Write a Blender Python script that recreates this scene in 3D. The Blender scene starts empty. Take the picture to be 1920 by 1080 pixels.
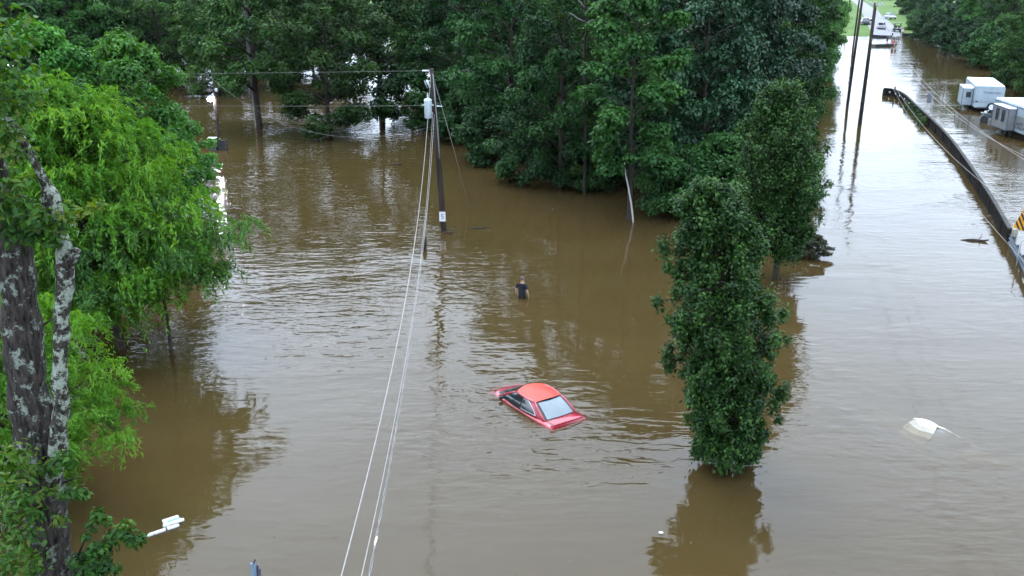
import bpy, bmesh, math, random
import numpy as np
from mathutils import Vector, Matrix

R = math.radians
SC = bpy.context.scene
COL = SC.collection

# ------------------------------------------------------------------ camera
F_PX = 1710.0            # focal length in pixels of a 1920 px wide frame
CAM_H = 13.66
PITCH = R(19.04)
cam_data = bpy.data.cameras.new('camera')
cam = bpy.data.objects.new('camera', cam_data)
COL.objects.link(cam)
cam.location = (0, 0, CAM_H)
cam.rotation_euler = (R(90) - PITCH, 0, 0)
cam_data.sensor_width = 36.0
cam_data.lens = 36.0 * F_PX / 1920.0
cam_data.clip_start = 0.1
cam_data.clip_end = 4000
SC.camera = cam

# ------------------------------------------------------------------ sky
SUN_EL, SUN_ROT = R(58), R(-35)
world = bpy.data.worlds.new('World')
SC.world = world
world.use_nodes = True
nt = world.node_tree
for n in list(nt.nodes): nt.nodes.remove(n)
out = nt.nodes.new('ShaderNodeOutputWorld')
bg = nt.nodes.new('ShaderNodeBackground')
sky = nt.nodes.new('ShaderNodeTexSky')
sky.sky_type = 'NISHITA'; sky.sun_disc = False
sky.sun_elevation = SUN_EL; sky.sun_rotation = SUN_ROT
sky.air_density = 1.0; sky.dust_density = 4.0; sky.ozone_density = 1.0
hs = nt.nodes.new('ShaderNodeHueSaturation'); hs.inputs['Saturation'].default_value = 0.35
nt.links.new(sky.outputs[0], hs.inputs['Color'])
# an overcast deck: brighter overhead than at the horizon, softly mottled
geo = nt.nodes.new('ShaderNodeNewGeometry')
sep = nt.nodes.new('ShaderNodeSeparateXYZ')
tc = nt.nodes.new('ShaderNodeTexCoord')
nt.links.new(tc.outputs['Generated'], sep.inputs[0])
mr = nt.nodes.new('ShaderNodeMapRange')
mr.inputs['From Min'].default_value = 0.0; mr.inputs['From Max'].default_value = 1.0
mr.inputs['To Min'].default_value = 14.0; mr.inputs['To Max'].default_value = 28.0
nt.links.new(sep.outputs['Z'], mr.inputs['Value'])
nz = nt.nodes.new('ShaderNodeTexNoise'); nz.inputs['Scale'].default_value = 2.2; nz.inputs['Detail'].default_value = 5
nt.links.new(tc.outputs['Generated'], nz.inputs['Vector'])
nr = nt.nodes.new('ShaderNodeMapRange')
nr.inputs['From Min'].default_value = 0.3; nr.inputs['From Max'].default_value = 0.7
nr.inputs['To Min'].default_value = 0.82; nr.inputs['To Max'].default_value = 1.12
nt.links.new(nz.outputs[0], nr.inputs['Value'])
mul = nt.nodes.new('ShaderNodeMath'); mul.operation = 'MULTIPLY'
nt.links.new(mr.outputs[0], mul.inputs[0]); nt.links.new(nr.outputs[0], mul.inputs[1])
cc = nt.nodes.new('ShaderNodeVectorMath'); cc.operation = 'SCALE'
cc.inputs[0].default_value = (0.81, 0.965, 1.19)
nt.links.new(mul.outputs[0], cc.inputs['Scale'])
mx = nt.nodes.new('ShaderNodeMix'); mx.data_type = 'RGBA'
mx.inputs['Factor'].default_value = 0.85
nt.links.new(hs.outputs[0], mx.inputs['A']); nt.links.new(cc.outputs[0], mx.inputs['B'])
nt.links.new(mx.outputs['Result'], bg.inputs['Color'])
bg.inputs['Strength'].default_value = 0.1
nt.links.new(bg.outputs[0], out.inputs[0])

sun_d = bpy.data.lights.new('sun', 'SUN'); sun_d.energy = 0.6; sun_d.angle = R(25)
sun_d.color = (1.0, 0.97, 0.92)
sun = bpy.data.objects.new('sun', sun_d); COL.objects.link(sun)
sd = Vector((math.sin(SUN_ROT) * math.cos(SUN_EL), math.cos(SUN_ROT) * math.cos(SUN_EL), math.sin(SUN_EL)))
sun.rotation_euler = sd.to_track_quat('Z', 'Y').to_euler()
SC.view_settings.view_transform = 'Standard'
SC.view_settings.look = 'None'
SC.view_settings.exposure = 1.35
SC.view_settings.gamma = 1.0
SC.view_settings.use_curve_mapping = False
SC.cycles.use_denoising = True
SC.cycles.use_adaptive_sampling = True
SC.cycles.adaptive_threshold = 0.03
SC.cycles.max_bounces = 6
SC.cycles.diffuse_bounces = 3
SC.cycles.glossy_bounces = 3
SC.cycles.transmission_bounces = 3
SC.cycles.transparent_max_bounces = 16
SC.cycles.sample_clamp_indirect = 6
SC.cycles.caustics_reflective = False
SC.cycles.caustics_refractive = False

# ------------------------------------------------------------------ helpers
CP, SP = math.cos(PITCH), math.sin(PITCH)
def ray(px, py):
    x = (px - 960) / F_PX; y = -(py - 540) / F_PX
    return Vector((x, CP + y * SP, -SP + y * CP))
def G(px, py, z=0.0):
    d = ray(px, py); t = (z - CAM_H) / d.z
    return Vector((d.x * t, d.y * t, z))
def D(px, py, dist):
    d = ray(px, py); t = dist / d.y
    return Vector((d.x * t, dist, CAM_H + d.z * t))

def tag(o, label=None, cat=None, group=None, kind=None):
    if label: o['label'] = label
    if cat: o['category'] = cat
    if group: o['group'] = group
    if kind: o['kind'] = kind
    return o
def empty(name, loc=(0, 0, 0), rz=0.0):
    o = bpy.data.objects.new(name, None); COL.objects.link(o)
    o.empty_display_size = 0.3
    o.location = loc; o.rotation_euler = (0, 0, rz)
    return o
def link(name, me, mat=None, parent=None, smooth=False):
    o = bpy.data.objects.new(name, me); COL.objects.link(o)
    if mat is not None and len(me.materials) == 0: me.materials.append(mat)
    if parent is not None: o.parent = parent
    if smooth:
        me.polygons.foreach_set('use_smooth', [True] * len(me.polygons))
    return o
def mesh(name, v, f):
    me = bpy.data.meshes.new(name); me.from_pydata([tuple(p) for p in v], [], f); me.update()
    return me
def np_mesh(name, v, f4, attrs=None):
    """verts (n,3), quads or tris (m,k) -> mesh, fast"""
    v = np.asarray(v, np.float32); f = np.asarray(f4, np.int32)
    me = bpy.data.meshes.new(name)
    me.vertices.add(len(v)); me.vertices.foreach_set('co', v.ravel())
    m, k = f.shape
    me.loops.add(m * k); me.loops.foreach_set('vertex_index', f.ravel())
    me.polygons.add(m); me.polygons.foreach_set('loop_start', np.arange(m, dtype=np.int32) * k)
    if attrs:
        for an, av in attrs.items():
            a = me.attributes.new(an, 'FLOAT', 'POINT'); a.data.foreach_set('value', np.asarray(av, np.float32))
    me.update(calc_edges=True)
    return me

class MB:
    def __init__(s): s.v = []; s.f = []
    def add(s, v, f):
        b = len(s.v); s.v += [tuple(p) for p in v]; s.f += [tuple(i + b for i in q) for q in f]; return s
    def box(s, c, d, rz=0.0, rx=0.0, ry=0.0):
        m = Matrix.Rotation(rz, 3, 'Z') @ Matrix.Rotation(ry, 3, 'Y') @ Matrix.Rotation(rx, 3, 'X')
        vs = []
        for x in (-.5, .5):
            for y in (-.5, .5):
                for z in (-.5, .5):
                    vs.append(Vector(c) + m @ Vector((x * d[0], y * d[1], z * d[2])))
        return s.add(vs, [(0, 1, 3, 2), (4, 6, 7, 5), (0, 4, 5, 1), (2, 3, 7, 6), (0, 2, 6, 4), (1, 5, 7, 3)])
    def tube(s, pts, rad, n=6, cap=True, roll=0.0):
        pts = [Vector(p) for p in pts]
        if not hasattr(rad, '__len__'): rad = [rad] * len(pts)
        up0 = Vector((0, 0, 1)); rings = []; prev = None
        for i, p in enumerate(pts):
            t = (pts[min(i + 1, len(pts) - 1)] - pts[max(i - 1, 0)])
            if t.length < 1e-9: t = Vector((0, 0, 1))
            t.normalize()
            if prev is None:
                a = t.cross(up0)
                if a.length < 0.05: a = t.cross(Vector((1, 0, 0)))
                a.normalize()
            else:
                a = prev - t * prev.dot(t)
                if a.length < 1e-6: a = t.orthogonal()
                a.normalize()
            prev = a; b = t.cross(a)
            rings.append([p + (a * math.cos(2 * math.pi * k / n + roll) + b * math.sin(2 * math.pi * k / n + roll)) * rad[i] for k in range(n)])
        vs = [q for r in rings for q in r]; fs = []
        for i in range(len(pts) - 1):
            for k in range(n):
                fs.append((i * n + k, i * n + (k + 1) % n, (i + 1) * n + (k + 1) % n, (i + 1) * n + k))
        if cap:
            fs.append(tuple(range(n))[::-1]); fs.append(tuple((len(pts) - 1) * n + k for k in range(n)))
        return s.add(vs, fs)
    def cyl(s, c, r, h, n=16, axis='Z', r2=None):
        a = {'X': Vector((1, 0, 0)), 'Y': Vector((0, 1, 0)), 'Z': Vector((0, 0, 1))}[axis]
        c = Vector(c); return s.tube([c - a * h / 2, c + a * h / 2], [r, r if r2 is None else r2], n)
    def lathe(s, prof, n=16, c=(0, 0, 0)):
        vs = []; fs = []
        for r, z in prof:
            for k in range(n):
                a = 2 * math.pi * k / n; vs.append((c[0] + r * math.cos(a), c[1] + r * math.sin(a), c[2] + z))
        for i in range(len(prof) - 1):
            for k in range(n):
                fs.append((i * n + k, i * n + (k + 1) % n, (i + 1) * n + (k + 1) % n, (i + 1) * n + k))
        fs.append(tuple(range(n))[::-1]); fs.append(tuple((len(prof) - 1) * n + k for k in range(n)))
        return s.add(vs, fs)
    def grid(s, fn, nu, nv):
        vs = [fn(i / nu, j / nv) for i in range(nu + 1) for j in range(nv + 1)]
        fs = [(i * (nv + 1) + j, (i + 1) * (nv + 1) + j, (i + 1) * (nv + 1) + j + 1, i * (nv + 1) + j + 1) for i in range(nu) for j in range(nv)]
        return s.add(vs, fs)
    def prism(s, poly, y0, y1):
        """poly in (x,z), extruded along y"""
        n = len(poly)
        vs = [(x, y0, z) for x, z in poly] + [(x, y1, z) for x, z in poly]
        fs = [tuple(range(n)), tuple(range(2 * n - 1, n - 1, -1))] + [(k, n + k, n + (k + 1) % n, (k + 1) % n) for k in range(n)]
        return s.add(vs, fs)
    def build(s, name, mat, parent=None, smooth=False, bevel=0.0, subsurf=0):
        me = mesh(name, s.v, s.f); bm = bmesh.new(); bm.from_mesh(me); bmesh.ops.recalc_face_normals(bm, faces=bm.faces); bm.to_mesh(me); bm.free()
        o = link(name, me, mat, parent, smooth)
        if bevel:
            b = o.modifiers.new('bevel', 'BEVEL'); b.width = bevel; b.segments = 2; b.limit_method = 'ANGLE'
        if subsurf:
            m = o.modifiers.new('subd', 'SUBSURF'); m.levels = m.render_levels = subsurf
        return o

# ------------------------------------------------------------------ materials
def new_mat(name):
    m = bpy.data.materials.new(name); m.use_nodes = True
    n = m.node_tree; b = n.nodes['Principled BSDF']
    return m, n, b
def N(n, t, **kw):
    x = n.nodes.new(t)
    for k, v in kw.items(): setattr(x, k, v)
    return x
def ramp(n, fac, stops):
    r = n.nodes.new('ShaderNodeValToRGB')
    while len(r.color_ramp.elements) < len(stops): r.color_ramp.elements.new(0.5)
    for e, (p, c) in zip(r.color_ramp.elements, stops):
        e.position = p; e.color = (*c, 1)
    n.links.new(fac, r.inputs[0]); return r.outputs[0]
def plain(name, c, rough=0.6, metal=0.0, var=0.25, scale=6.0, coat=0.0, spec=0.25, bump=0.0):
    """a colour with procedural grime/wear variation"""
    m, n, b = new_mat(name)
    tcn = N(n, 'ShaderNodeTexCoord'); z = N(n, 'ShaderNodeTexNoise'); z.inputs['Scale'].default_value = scale; z.inputs['Detail'].default_value = 6
    z.inputs['Roughness'].default_value = 0.65
    n.links.new(tcn.outputs['Object'], z.inputs['Vector'])
    d = tuple(max(0, x * (1 - var)) for x in c); l = tuple(min(1, x * (1 + var * .6)) for x in c)
    n.links.new(ramp(n, z.outputs[0], [(0.3, d), (0.7, l)]), b.inputs['Base Color'])
    b.inputs['Roughness'].default_value = rough; b.inputs['Metallic'].default_value = metal
    b.inputs['Coat Weight'].default_value = coat; b.inputs['Coat Roughness'].default_value = 0.06
    b.inputs['Specular IOR Level'].default_value = spec
    if bump:
        bp = N(n, 'ShaderNodeBump'); bp.inputs['Strength'].default_value = bump; bp.inputs['Distance'].default_value = 0.02
        n.links.new(z.outputs[0], bp.inputs['Height']); n.links.new(bp.outputs[0], b.inputs['Normal'])
    return m
FOL = .64
def foliage(name, dark, mid, light, trans=0.3, rough=0.55, spec=.14, vary=1.0):
    m, n, b = new_mat(name)
    dark, mid, light = [tuple(x * FOL for x in c) for c in (dark, mid, light)]
    at = N(n, 'ShaderNodeAttribute', attribute_name='tint')
    oi = N(n, 'ShaderNodeObjectInfo')
    ad = N(n, 'ShaderNodeMath', operation='MULTIPLY_ADD'); ad.inputs[1].default_value = 0.40 * vary; ad.inputs[2].default_value = -0.20 * vary
    n.links.new(oi.outputs['Random'], ad.inputs[0])
    s2 = N(n, 'ShaderNodeMath', operation='ADD'); n.links.new(at.outputs['Fac'], s2.inputs[0]); n.links.new(ad.outputs[0], s2.inputs[1])
    col = ramp(n, s2.outputs[0], [(0.0, dark), (0.5, mid), (1.0, light)])
    hv = N(n, 'ShaderNodeHueSaturation')
    wn = N(n, 'ShaderNodeTexWhiteNoise', noise_dimensions='1D'); n.links.new(oi.outputs['Random'], wn.inputs['W'])
    for inp, lo, hi, src in (('Hue', .5 - .018 * vary, .5 + .016 * vary, wn.outputs['Value']), ('Value', 1 - .22 * vary, 1 + .28 * vary, oi.outputs['Random'])):
        q = N(n, 'ShaderNodeMapRange'); q.inputs['To Min'].default_value = lo; q.inputs['To Max'].default_value = hi; n.links.new(src, q.inputs['Value']); n.links.new(q.outputs[0], hv.inputs[inp])
    n.links.new(col, hv.inputs['Color']); col = hv.outputs[0]
    n.links.new(col, b.inputs['Base Color']); b.inputs['Roughness'].default_value = rough
    b.inputs['Specular IOR Level'].default_value = spec
    tr = N(n, 'ShaderNodeBsdfTranslucent')
    hsv = N(n, 'ShaderNodeHueSaturation'); hsv.inputs['Hue'].default_value = 0.48; hsv.inputs['Saturation'].default_value = 1.15; hsv.inputs['Value'].default_value = 1.35
    n.links.new(col, hsv.inputs['Color']); n.links.new(hsv.outputs[0], tr.inputs['Color'])
    ms = N(n, 'ShaderNodeMixShader'); ms.inputs[0].default_value = trans
    n.links.new(b.outputs[0], ms.inputs[1]); n.links.new(tr.outputs[0], ms.inputs[2])
    n.links.new(ms.outputs[0], n.nodes['Material Output'].inputs[0])
    return m
def bark(name, dark, light, lichen=None, lich_amt=0.55, scale=4.0, zs=0.25):
    m, n, b = new_mat(name)
    tcn = N(n, 'ShaderNodeTexCoord'); mp = N(n, 'ShaderNodeMapping'); mp.inputs['Scale'].default_value = (1, 1, zs)
    n.links.new(tcn.outputs['Object'], mp.inputs['Vector'])
    z = N(n, 'ShaderNodeTexNoise'); z.inputs['Scale'].default_value = scale * 4; z.inputs['Detail'].default_value = 8; z.inputs['Roughness'].default_value = .7
    n.links.new(mp.outputs[0], z.inputs['Vector'])
    col = ramp(n, z.outputs[0], [(0.35, dark), (0.65, light)])
    if lichen:
        v = N(n, 'ShaderNodeTexNoise'); v.inputs['Scale'].default_value = scale * 1.3; v.inputs['Detail'].default_value = 9; v.inputs['Roughness'].default_value = .72
        n.links.new(tcn.outputs['Object'], v.inputs['Vector'])
        mk = N(n, 'ShaderNodeMapRange'); mk.inputs['From Min'].default_value = lich_amt; mk.inputs['From Max'].default_value = lich_amt + .05
        n.links.new(v.outputs[0], mk.inputs['Value'])
        mi = N(n, 'ShaderNodeMix', data_type='RGBA'); n.links.new(mk.outputs[0], mi.inputs['Factor'])
        n.links.new(col, mi.inputs['A'])
        v2 = N(n, 'ShaderNodeTexNoise'); v2.inputs['Scale'].default_value = scale * 5
        n.links.new(tcn.outputs['Object'], v2.inputs['Vector'])
        lc = ramp(n, v2.outputs[0], [(0.3, tuple(x * .6 for x in lichen)), (0.7, lichen)])
        n.links.new(lc, mi.inputs['B']); col = mi.outputs['Result']
    n.links.new(col, b.inputs['Base Color']); b.inputs['Roughness'].default_value = 0.9; b.inputs['Specular IOR Level'].default_value = .08
    bp = N(n, 'ShaderNodeBump'); bp.inputs['Strength'].default_value = 0.9; bp.inputs['Distance'].default_value = 0.04
    n.links.new(z.outputs[0], bp.inputs['Height']); n.links.new(bp.outputs[0], b.inputs['Normal'])
    return m

M = {}
M['bark'] = bark('dark wet bark', (.008, .007, .006), (.045, .038, .03))
M['bark_pale'] = bark('weathered grey deadwood', (.07, .066, .06), (.17, .165, .155))
M['bark_lichen'] = bark('oak bark with lichen', (.002, .0018, .0016), (.050, .042, .036), (.17, .195, .16), 0.545, 6.0, 0.22)
M['bark_lichen2'] = bark('limb bark thick with lichen', (.003, .003, .0025), (.05, .042, .034), (.24, .27, .215), 0.485, 7.0, 0.4)
M['leaf_dark'] = foliage('dark broad leaf', (.009, .031, .009), (.025, .078, .018), (.058, .15, .032), .27)
M['leaf_mid'] = foliage('mid green broad leaf', (.014, .047, .01), (.033, .104, .02), (.075, .18, .034), .3)
M['leaf_blue'] = foliage('glossy blue green leaf', (.007, .03, .014), (.017, .066, .026), (.038, .12, .048), .15, .42, .26)
M['leaf_bright'] = foliage('fresh light green leaf', (.025, .09, .014), (.05, .165, .024), (.1, .26, .04), .35)
M['leaf_willow'] = foliage('yellow green willow leaf', (.02, .095, .010), (.078, .225, .018), (.175, .36, .038), .42, vary=0)
M['leaf_pear'] = foliage('deep green pear leaf', (.008, .026, .006), (.018, .055, .011), (.07, .155, .026), .24, .5, .14, vary=.1)
M['leaf_oak'] = foliage('yellowing oak leaf', (.014, .055, .009), (.045, .125, .015), (.13, .17, .024), .35, vary=0)
M['vine'] = foliage('trailing vine leaf', (.03, .07, .014), (.07, .14, .025), (.15, .2, .04), .3)

# ------------------------------------------------------------------ setting: ground, road, water
def smooth(a, b, x):
    t = min(1, max(0, (x - a) / (b - a))); return t * t * (3 - 2 * t)
def zground(x, y):
    yy = y + 0.10 * (x - 75) * 0 + 2.0 * math.sin(x * .11) + 1.3 * math.sin(x * .31 + 1)
    z = -0.85
    if yy > 190: z = -0.85 + .85 * (yy - 190) / 28.0
    if yy > 218: z = (yy - 218) * 0.028
    if yy > 250: z = 0.9 + (yy - 250) * 0.004
    if yy > 900: z = 3.5
    return z
def gz(px, py):
    """pixel -> point on the (dry) ground"""
    z = 0.0
    for _ in range(20):
        p = G(px, py, z); z = zground(p.x, p.y)
    return Vector((p.x, p.y, z))

def ground_sheet():
    xs = np.concatenate([np.linspace(-1500, -160, 16), np.linspace(-140, 200, 70), np.linspace(230, 1500, 16)])
    ys = np.concatenate([np.linspace(-120, 170, 30), np.linspace(175, 300, 60), np.linspace(310, 900, 40), np.linspace(1000, 3000, 10)])
    v = [(x, y, zground(x, y)) for x in xs for y in ys]; ny = len(ys)
    f = [(i * ny + j, (i + 1) * ny + j, (i + 1) * ny + j + 1, i * ny + j + 1) for i in range(len(xs) - 1) for j in range(ny - 1)]
    m, n, b = new_mat('wet grass and silt')
    tcn = N(n, 'ShaderNodeTexCoord'); z = N(n, 'ShaderNodeTexNoise'); z.inputs['Scale'].default_value = 0.12; z.inputs['Detail'].default_value = 9; z.inputs['Roughness'].default_value = .65
    n.links.new(tcn.outputs['Object'], z.inputs['Vector'])
    n.links.new(ramp(n, z.outputs[0], [(.3, (.032, .062, .012)), (.5, (.052, .092, .02)), (.62, (.07, .10, .026)), (.75, (.10, .11, .035))]), b.inputs['Base Color'])
    b.inputs['Roughness'].default_value = .95; b.inputs['Specular IOR Level'].default_value = .1
    o = link('ground', mesh('ground', v, f), m, smooth=True); tag(o, kind='structure')
ground_sheet()

def road_strip():
    # asphalt road that climbs out of the flood: left/right edges read off the place
    L = [(1636, 72), (1632, 58), (1626, 45), (1614, 19), (1606, 9), (1595, 0), (1584, -8), (1568, -18)]
    Rr = [(1693, 72), (1684, 58), (1672, 45), (1643, 19), (1628, 9), (1615, 0), (1600, -8), (1580, -18)]
    v = []; f = []
    for a, b_ in zip(L, Rr):
        p = gz(*a); q = gz(*b_)
        for k in range(5):
            w = p.lerp(q, k / 4); v.append((w.x, w.y, zground(w.x, w.y) + 0.05 + 0.04 * math.sin(math.pi * k / 4)))
    for i in range(len(L) - 1):
        for k in range(4): f.append((i * 5 + k, i * 5 + k + 1, (i + 1) * 5 + k + 1, (i + 1) * 5 + k))
    m = plain('worn grey asphalt', (.135, .135, .14), .85, var=.25, scale=.6)
    o = link('road', mesh('road', v, f), m, smooth=True); tag(o, kind='structure')
road_strip()

def gauss(x, y, cx, cy, sx, sy):
    return math.exp(-((x - cx) / sx) ** 2 - ((y - cy) / sy) ** 2)
def water():
    xs = np.concatenate([np.linspace(-500, -75, 12), np.linspace(-70, 110, 150), np.linspace(115, 500, 14)])
    ys = np.concatenate([np.linspace(-100, 0, 5), np.linspace(4, 140, 130), np.linspace(142, 260, 40)])
    P = {k: G(*p) for k, p in dict(band=(640, 520), band2=(890, 740), band3=(520, 560), band4=(1050, 870), calm=(1110, 560), calm2=(1000, 420), tur=(520, 215), tur2=(700, 250),
         tur3=(610, 232), wallA=(1780, 290), wallB=(1850, 410), wallC=(1720, 225), rv=(1800, 155), rv2=(1870, 330), rv3=(1890, 380), pole=(900, 432), pole2=(980, 445), stub=(850, 470), pearR=(1500, 700), lamp=(420, 345), per=(1030, 545), far=(1660, 68), road=(1650, 400), road2=(1600, 260), lowr=(1760, 860), wake=(1050, 548), car=(1010, 790), trunk=(487, 246), pear=(1380, 885), pear2=(1462, 528)).items()}
    v = []; rip = []; foam = []
    for x in xs:
        for y in ys:
            v.append((x, y, 0.0))
            g = lambda k, sx, sy: gauss(x, y, P[k].x, P[k].y, sx, sy)
            r = .10 + 1.05 * g('band', 9, 10) + .6 * g('band2', 4.2, 8) + .5 * g('band4', 4, 3) + .75 * g('lamp', 8, 8) + .5 * g('pearR', 1.6, 7) + .45 * g('rv2', 8, 14) + .6 * g('rv3', 4, 6) + .35 * g('road', 8, 25) + .5 * g('tur2', 14, 12) + .22 * g('lowr', 5, 10) + .45 * g('wake', 2.2, 1.2)
            r *= 1 - .8 * g('calm', 5, 8); r *= 1 - .5 * g('calm2', 6, 8)
            r += .7 * g('tur', 14, 12) + .25 * smooth(60, 200, y)
            rip.append(min(1.3, r) + 1.3 * g('lamp', 5, 10))
            fo = 1.0 * g('tur', 8, 6) + .7 * g('tur3', 9, 5) + .45 * g('tur2', 9, 5) + .65 * g('wallA', 3, 9) + .7 * g('wallB', 3, 6) + .5 * g('wallC', 3, 8) + 1.0 * g('rv', 18, 7) + .45 * g('rv3', 5, 6) + .5 * g('pole', 3.2, 1.3) + .35 * g('pole2', 4, 1.6) + .45 * g('stub', 3, 1.2) + .6 * g('per', 1.7, .7) + .5 * g('wake', 2.0, .8) + .5 * g('far', 8, 4) + .30 * g('car', 2.6, 1.6) + .5 * g('trunk', 3, 1.5) + .25 * g('pear', 1.8, 1.2) + .3 * g('pear2', 2.5, 2)
            foam.append(min(1, fo))
    ny = len(ys)
    f = [(i * ny + j, (i + 1) * ny + j, (i + 1) * ny + j + 1, i * ny + j + 1) for i in range(len(xs) - 1) for j in range(ny - 1)]
    me = np_mesh('water', v, f, {'ripple': rip, 'foam': foam})
    m, n, b = new_mat('muddy flood water'); n.nodes.remove(b)
    tcn = N(n, 'ShaderNodeTexCoord')
    def noise(scale, sx, sy, detail=2, rough=.5, dist=0.0, rot=0.0):
        mp = N(n, 'ShaderNodeMapping'); mp.inputs['Scale'].default_value = (sx, sy, 1); mp.inputs['Rotation'].default_value = (0, 0, rot)
        n.links.new(tcn.outputs['Object'], mp.inputs['Vector'])
        z = N(n, 'ShaderNodeTexNoise'); z.inputs['Scale'].default_value = scale; z.inputs['Detail'].default_value = detail; z.inputs['Roughness'].default_value = rough; z.inputs['Distortion'].default_value = dist
        n.links.new(mp.outputs[0], z.inputs['Vector']); return z.outputs[0]
    def math_(op, a, b_=None, c=None):
        x = N(n, 'ShaderNodeMath', operation=op)
        for i, q in enumerate((a, b_, c)):
            if q is None: continue
            if hasattr(q, 'is_linked'): n.links.new(q, x.inputs[i])
            else: x.inputs[i].default_value = q
        return x.outputs[0]
    ra = N(n, 'ShaderNodeAttribute', attribute_name='ripple').outputs['Fac']
    fa = N(n, 'ShaderNodeAttribute', attribute_name='foam').outputs['Fac']
    w1 = noise(1.0, .95, 2.3, 2, .45, .25, R(6))          # main wavelets, crests across the view
    w2 = noise(1.0, 2.2, 4.6, 2, .5, .2, R(-12))
    w3 = noise(1.0, .12, .3, 3, .5, .6, R(12))             # long slow swell
    w4 = noise(1.0, 5, 7, 2, .5)
    patch = noise(.11, 1, 1.5, 4, .6, .8)
    pr = N(n, 'ShaderNodeMapRange'); pr.inputs['From Min'].default_value = .35; pr.inputs['From Max'].default_value = .65; pr.inputs['To Min'].default_value = .25; pr.inputs['To Max'].default_value = 1.2
    n.links.new(patch, pr.inputs['Value'])
    amp = math_('MULTIPLY', ra, pr.outputs[0])
    h = math_('MULTIPLY', w1, .062); h = math_('MULTIPLY_ADD', w2, .022, h); h = math_('MULTIPLY_ADD', w4, .006, h)
    h = math_('MULTIPLY', h, amp); h = math_('MULTIPLY_ADD', w3, .045, h)
    bp = N(n, 'ShaderNodeBump'); bp.inputs['Strength'].default_value = 1.0; bp.inputs['Distance'].default_value = 1.0
    n.links.new(h, bp.inputs['Height'])
    fr = N(n, 'ShaderNodeFresnel'); fr.inputs['IOR'].default_value = 1.333; n.links.new(bp.outputs[0], fr.inputs['Normal'])
    gl = N(n, 'ShaderNodeBsdfGlossy'); gl.inputs['Roughness'].default_value = .04; n.links.new(bp.outputs[0], gl.inputs['Normal'])
    silt = math_('MULTIPLY_ADD', noise(1.0, .10, .55, 5, .65, 1.0, R(10)), .55, math_('MULTIPLY', noise(.22, 1, 1.6, 5, .65, 1.2), .45))
    sc = ramp(n, silt, [(.3, SILT_D), (.7, SILT_L)])
    df = N(n, 'ShaderNodeBsdfDiffuse'); n.links.new(sc, df.inputs['Color'])
    tr = N(n, 'ShaderNodeBsdfTransparent')
    body = N(n, 'ShaderNodeMixShader'); body.inputs[0].default_value = .34
    n.links.new(tr.outputs[0], body.inputs[1]); n.links.new(df.outputs[0], body.inputs[2])
    surf = N(n, 'ShaderNodeMixShader'); n.links.new(fr.outputs[0], surf.inputs[0]); n.links.new(body.outputs[0], surf.inputs[1]); n.links.new(gl.outputs[0], surf.inputs[2])
    # foam and froth flecks where the current breaks
    fn = noise(1.0, .8, 2.6, 6, .7, 1.5, R(6))
    th = math_('MULTIPLY_ADD', fa, -.25, .77)
    fm = N(n, 'ShaderNodeMapRange'); n.links.new(fn, fm.inputs['Value']); n.links.new(th, fm.inputs['From Min'])
    n.links.new(math_('ADD', th, .10), fm.inputs['From Max'])
    fx = math_('MULTIPLY', fm.outputs[0], math_('MINIMUM', math_('MULTIPLY', fa, 2.0), .75))
    fd = N(n, 'ShaderNodeBsdfDiffuse'); fd.inputs['Color'].default_value = (.24, .23, .21, 1)
    fin = N(n, 'ShaderNodeMixShader'); n.links.new(fx, fin.inputs[0]); n.links.new(surf.outputs[0], fin.inputs[1]); n.links.new(fd.outputs[0], fin.inputs[2])
    n.links.new(fin.outputs[0], n.nodes['Material Output'].inputs[0])
    o = link('water', me, m, smooth=True); tag(o, kind='structure')
    # turbid depth: thin silt veils one under another, so sunken things fade out with depth
    ml, n, b = new_mat('suspended silt'); n.nodes.remove(b)
    d2 = N(n, 'ShaderNodeBsdfDiffuse'); d2.inputs['Color'].default_value = (*[(a + b_) / 2 for a, b_ in zip(SILT_D, SILT_L)], 1)
    t2 = N(n, 'ShaderNodeBsdfTransparent'); t2.inputs['Color'].default_value = (1.0, .93, .80, 1); mm = N(n, 'ShaderNodeMixShader'); mm.inputs[0].default_value = .42
    n.links.new(t2.outputs[0], mm.inputs[1]); n.links.new(d2.outputs[0], mm.inputs[2]); n.links.new(mm.outputs[0], n.nodes['Material Output'].inputs[0])
    mo = plain('silt floor', tuple((a + b_) / 2 for a, b_ in zip(SILT_D, SILT_L)), 1.0, var=.1, scale=.2, spec=0)
    q = [(-500, -100), (500, -100), (500, 259), (-500, 259)]
    for z in (-.07, -.17, -.30):
        link('silt_layer', mesh('silt_layer', [(x, y, z) for x, y in q], [(0, 1, 2, 3)]), ml, o)
    link('silt_layer', mesh('silt_layer', [(x, y, -.55) for x, y in q], [(0, 1, 2, 3)]), mo, o)
    return o
SILT_D = (.053, .0355, .0125); SILT_L = (.078, .054, .0205)
WATER = water()

# ------------------------------------------------------------------ trees
class Wood:
    """collects limb tubes (numpy free, few polys)"""
    def __init__(s): s.mb = MB()
    def limb(s, pts, r0, r1, n=6):
        k = len(pts); s.mb.tube(pts, [r0 + (r1 - r0) * i / (k - 1) for i in range(k)], n)

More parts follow.
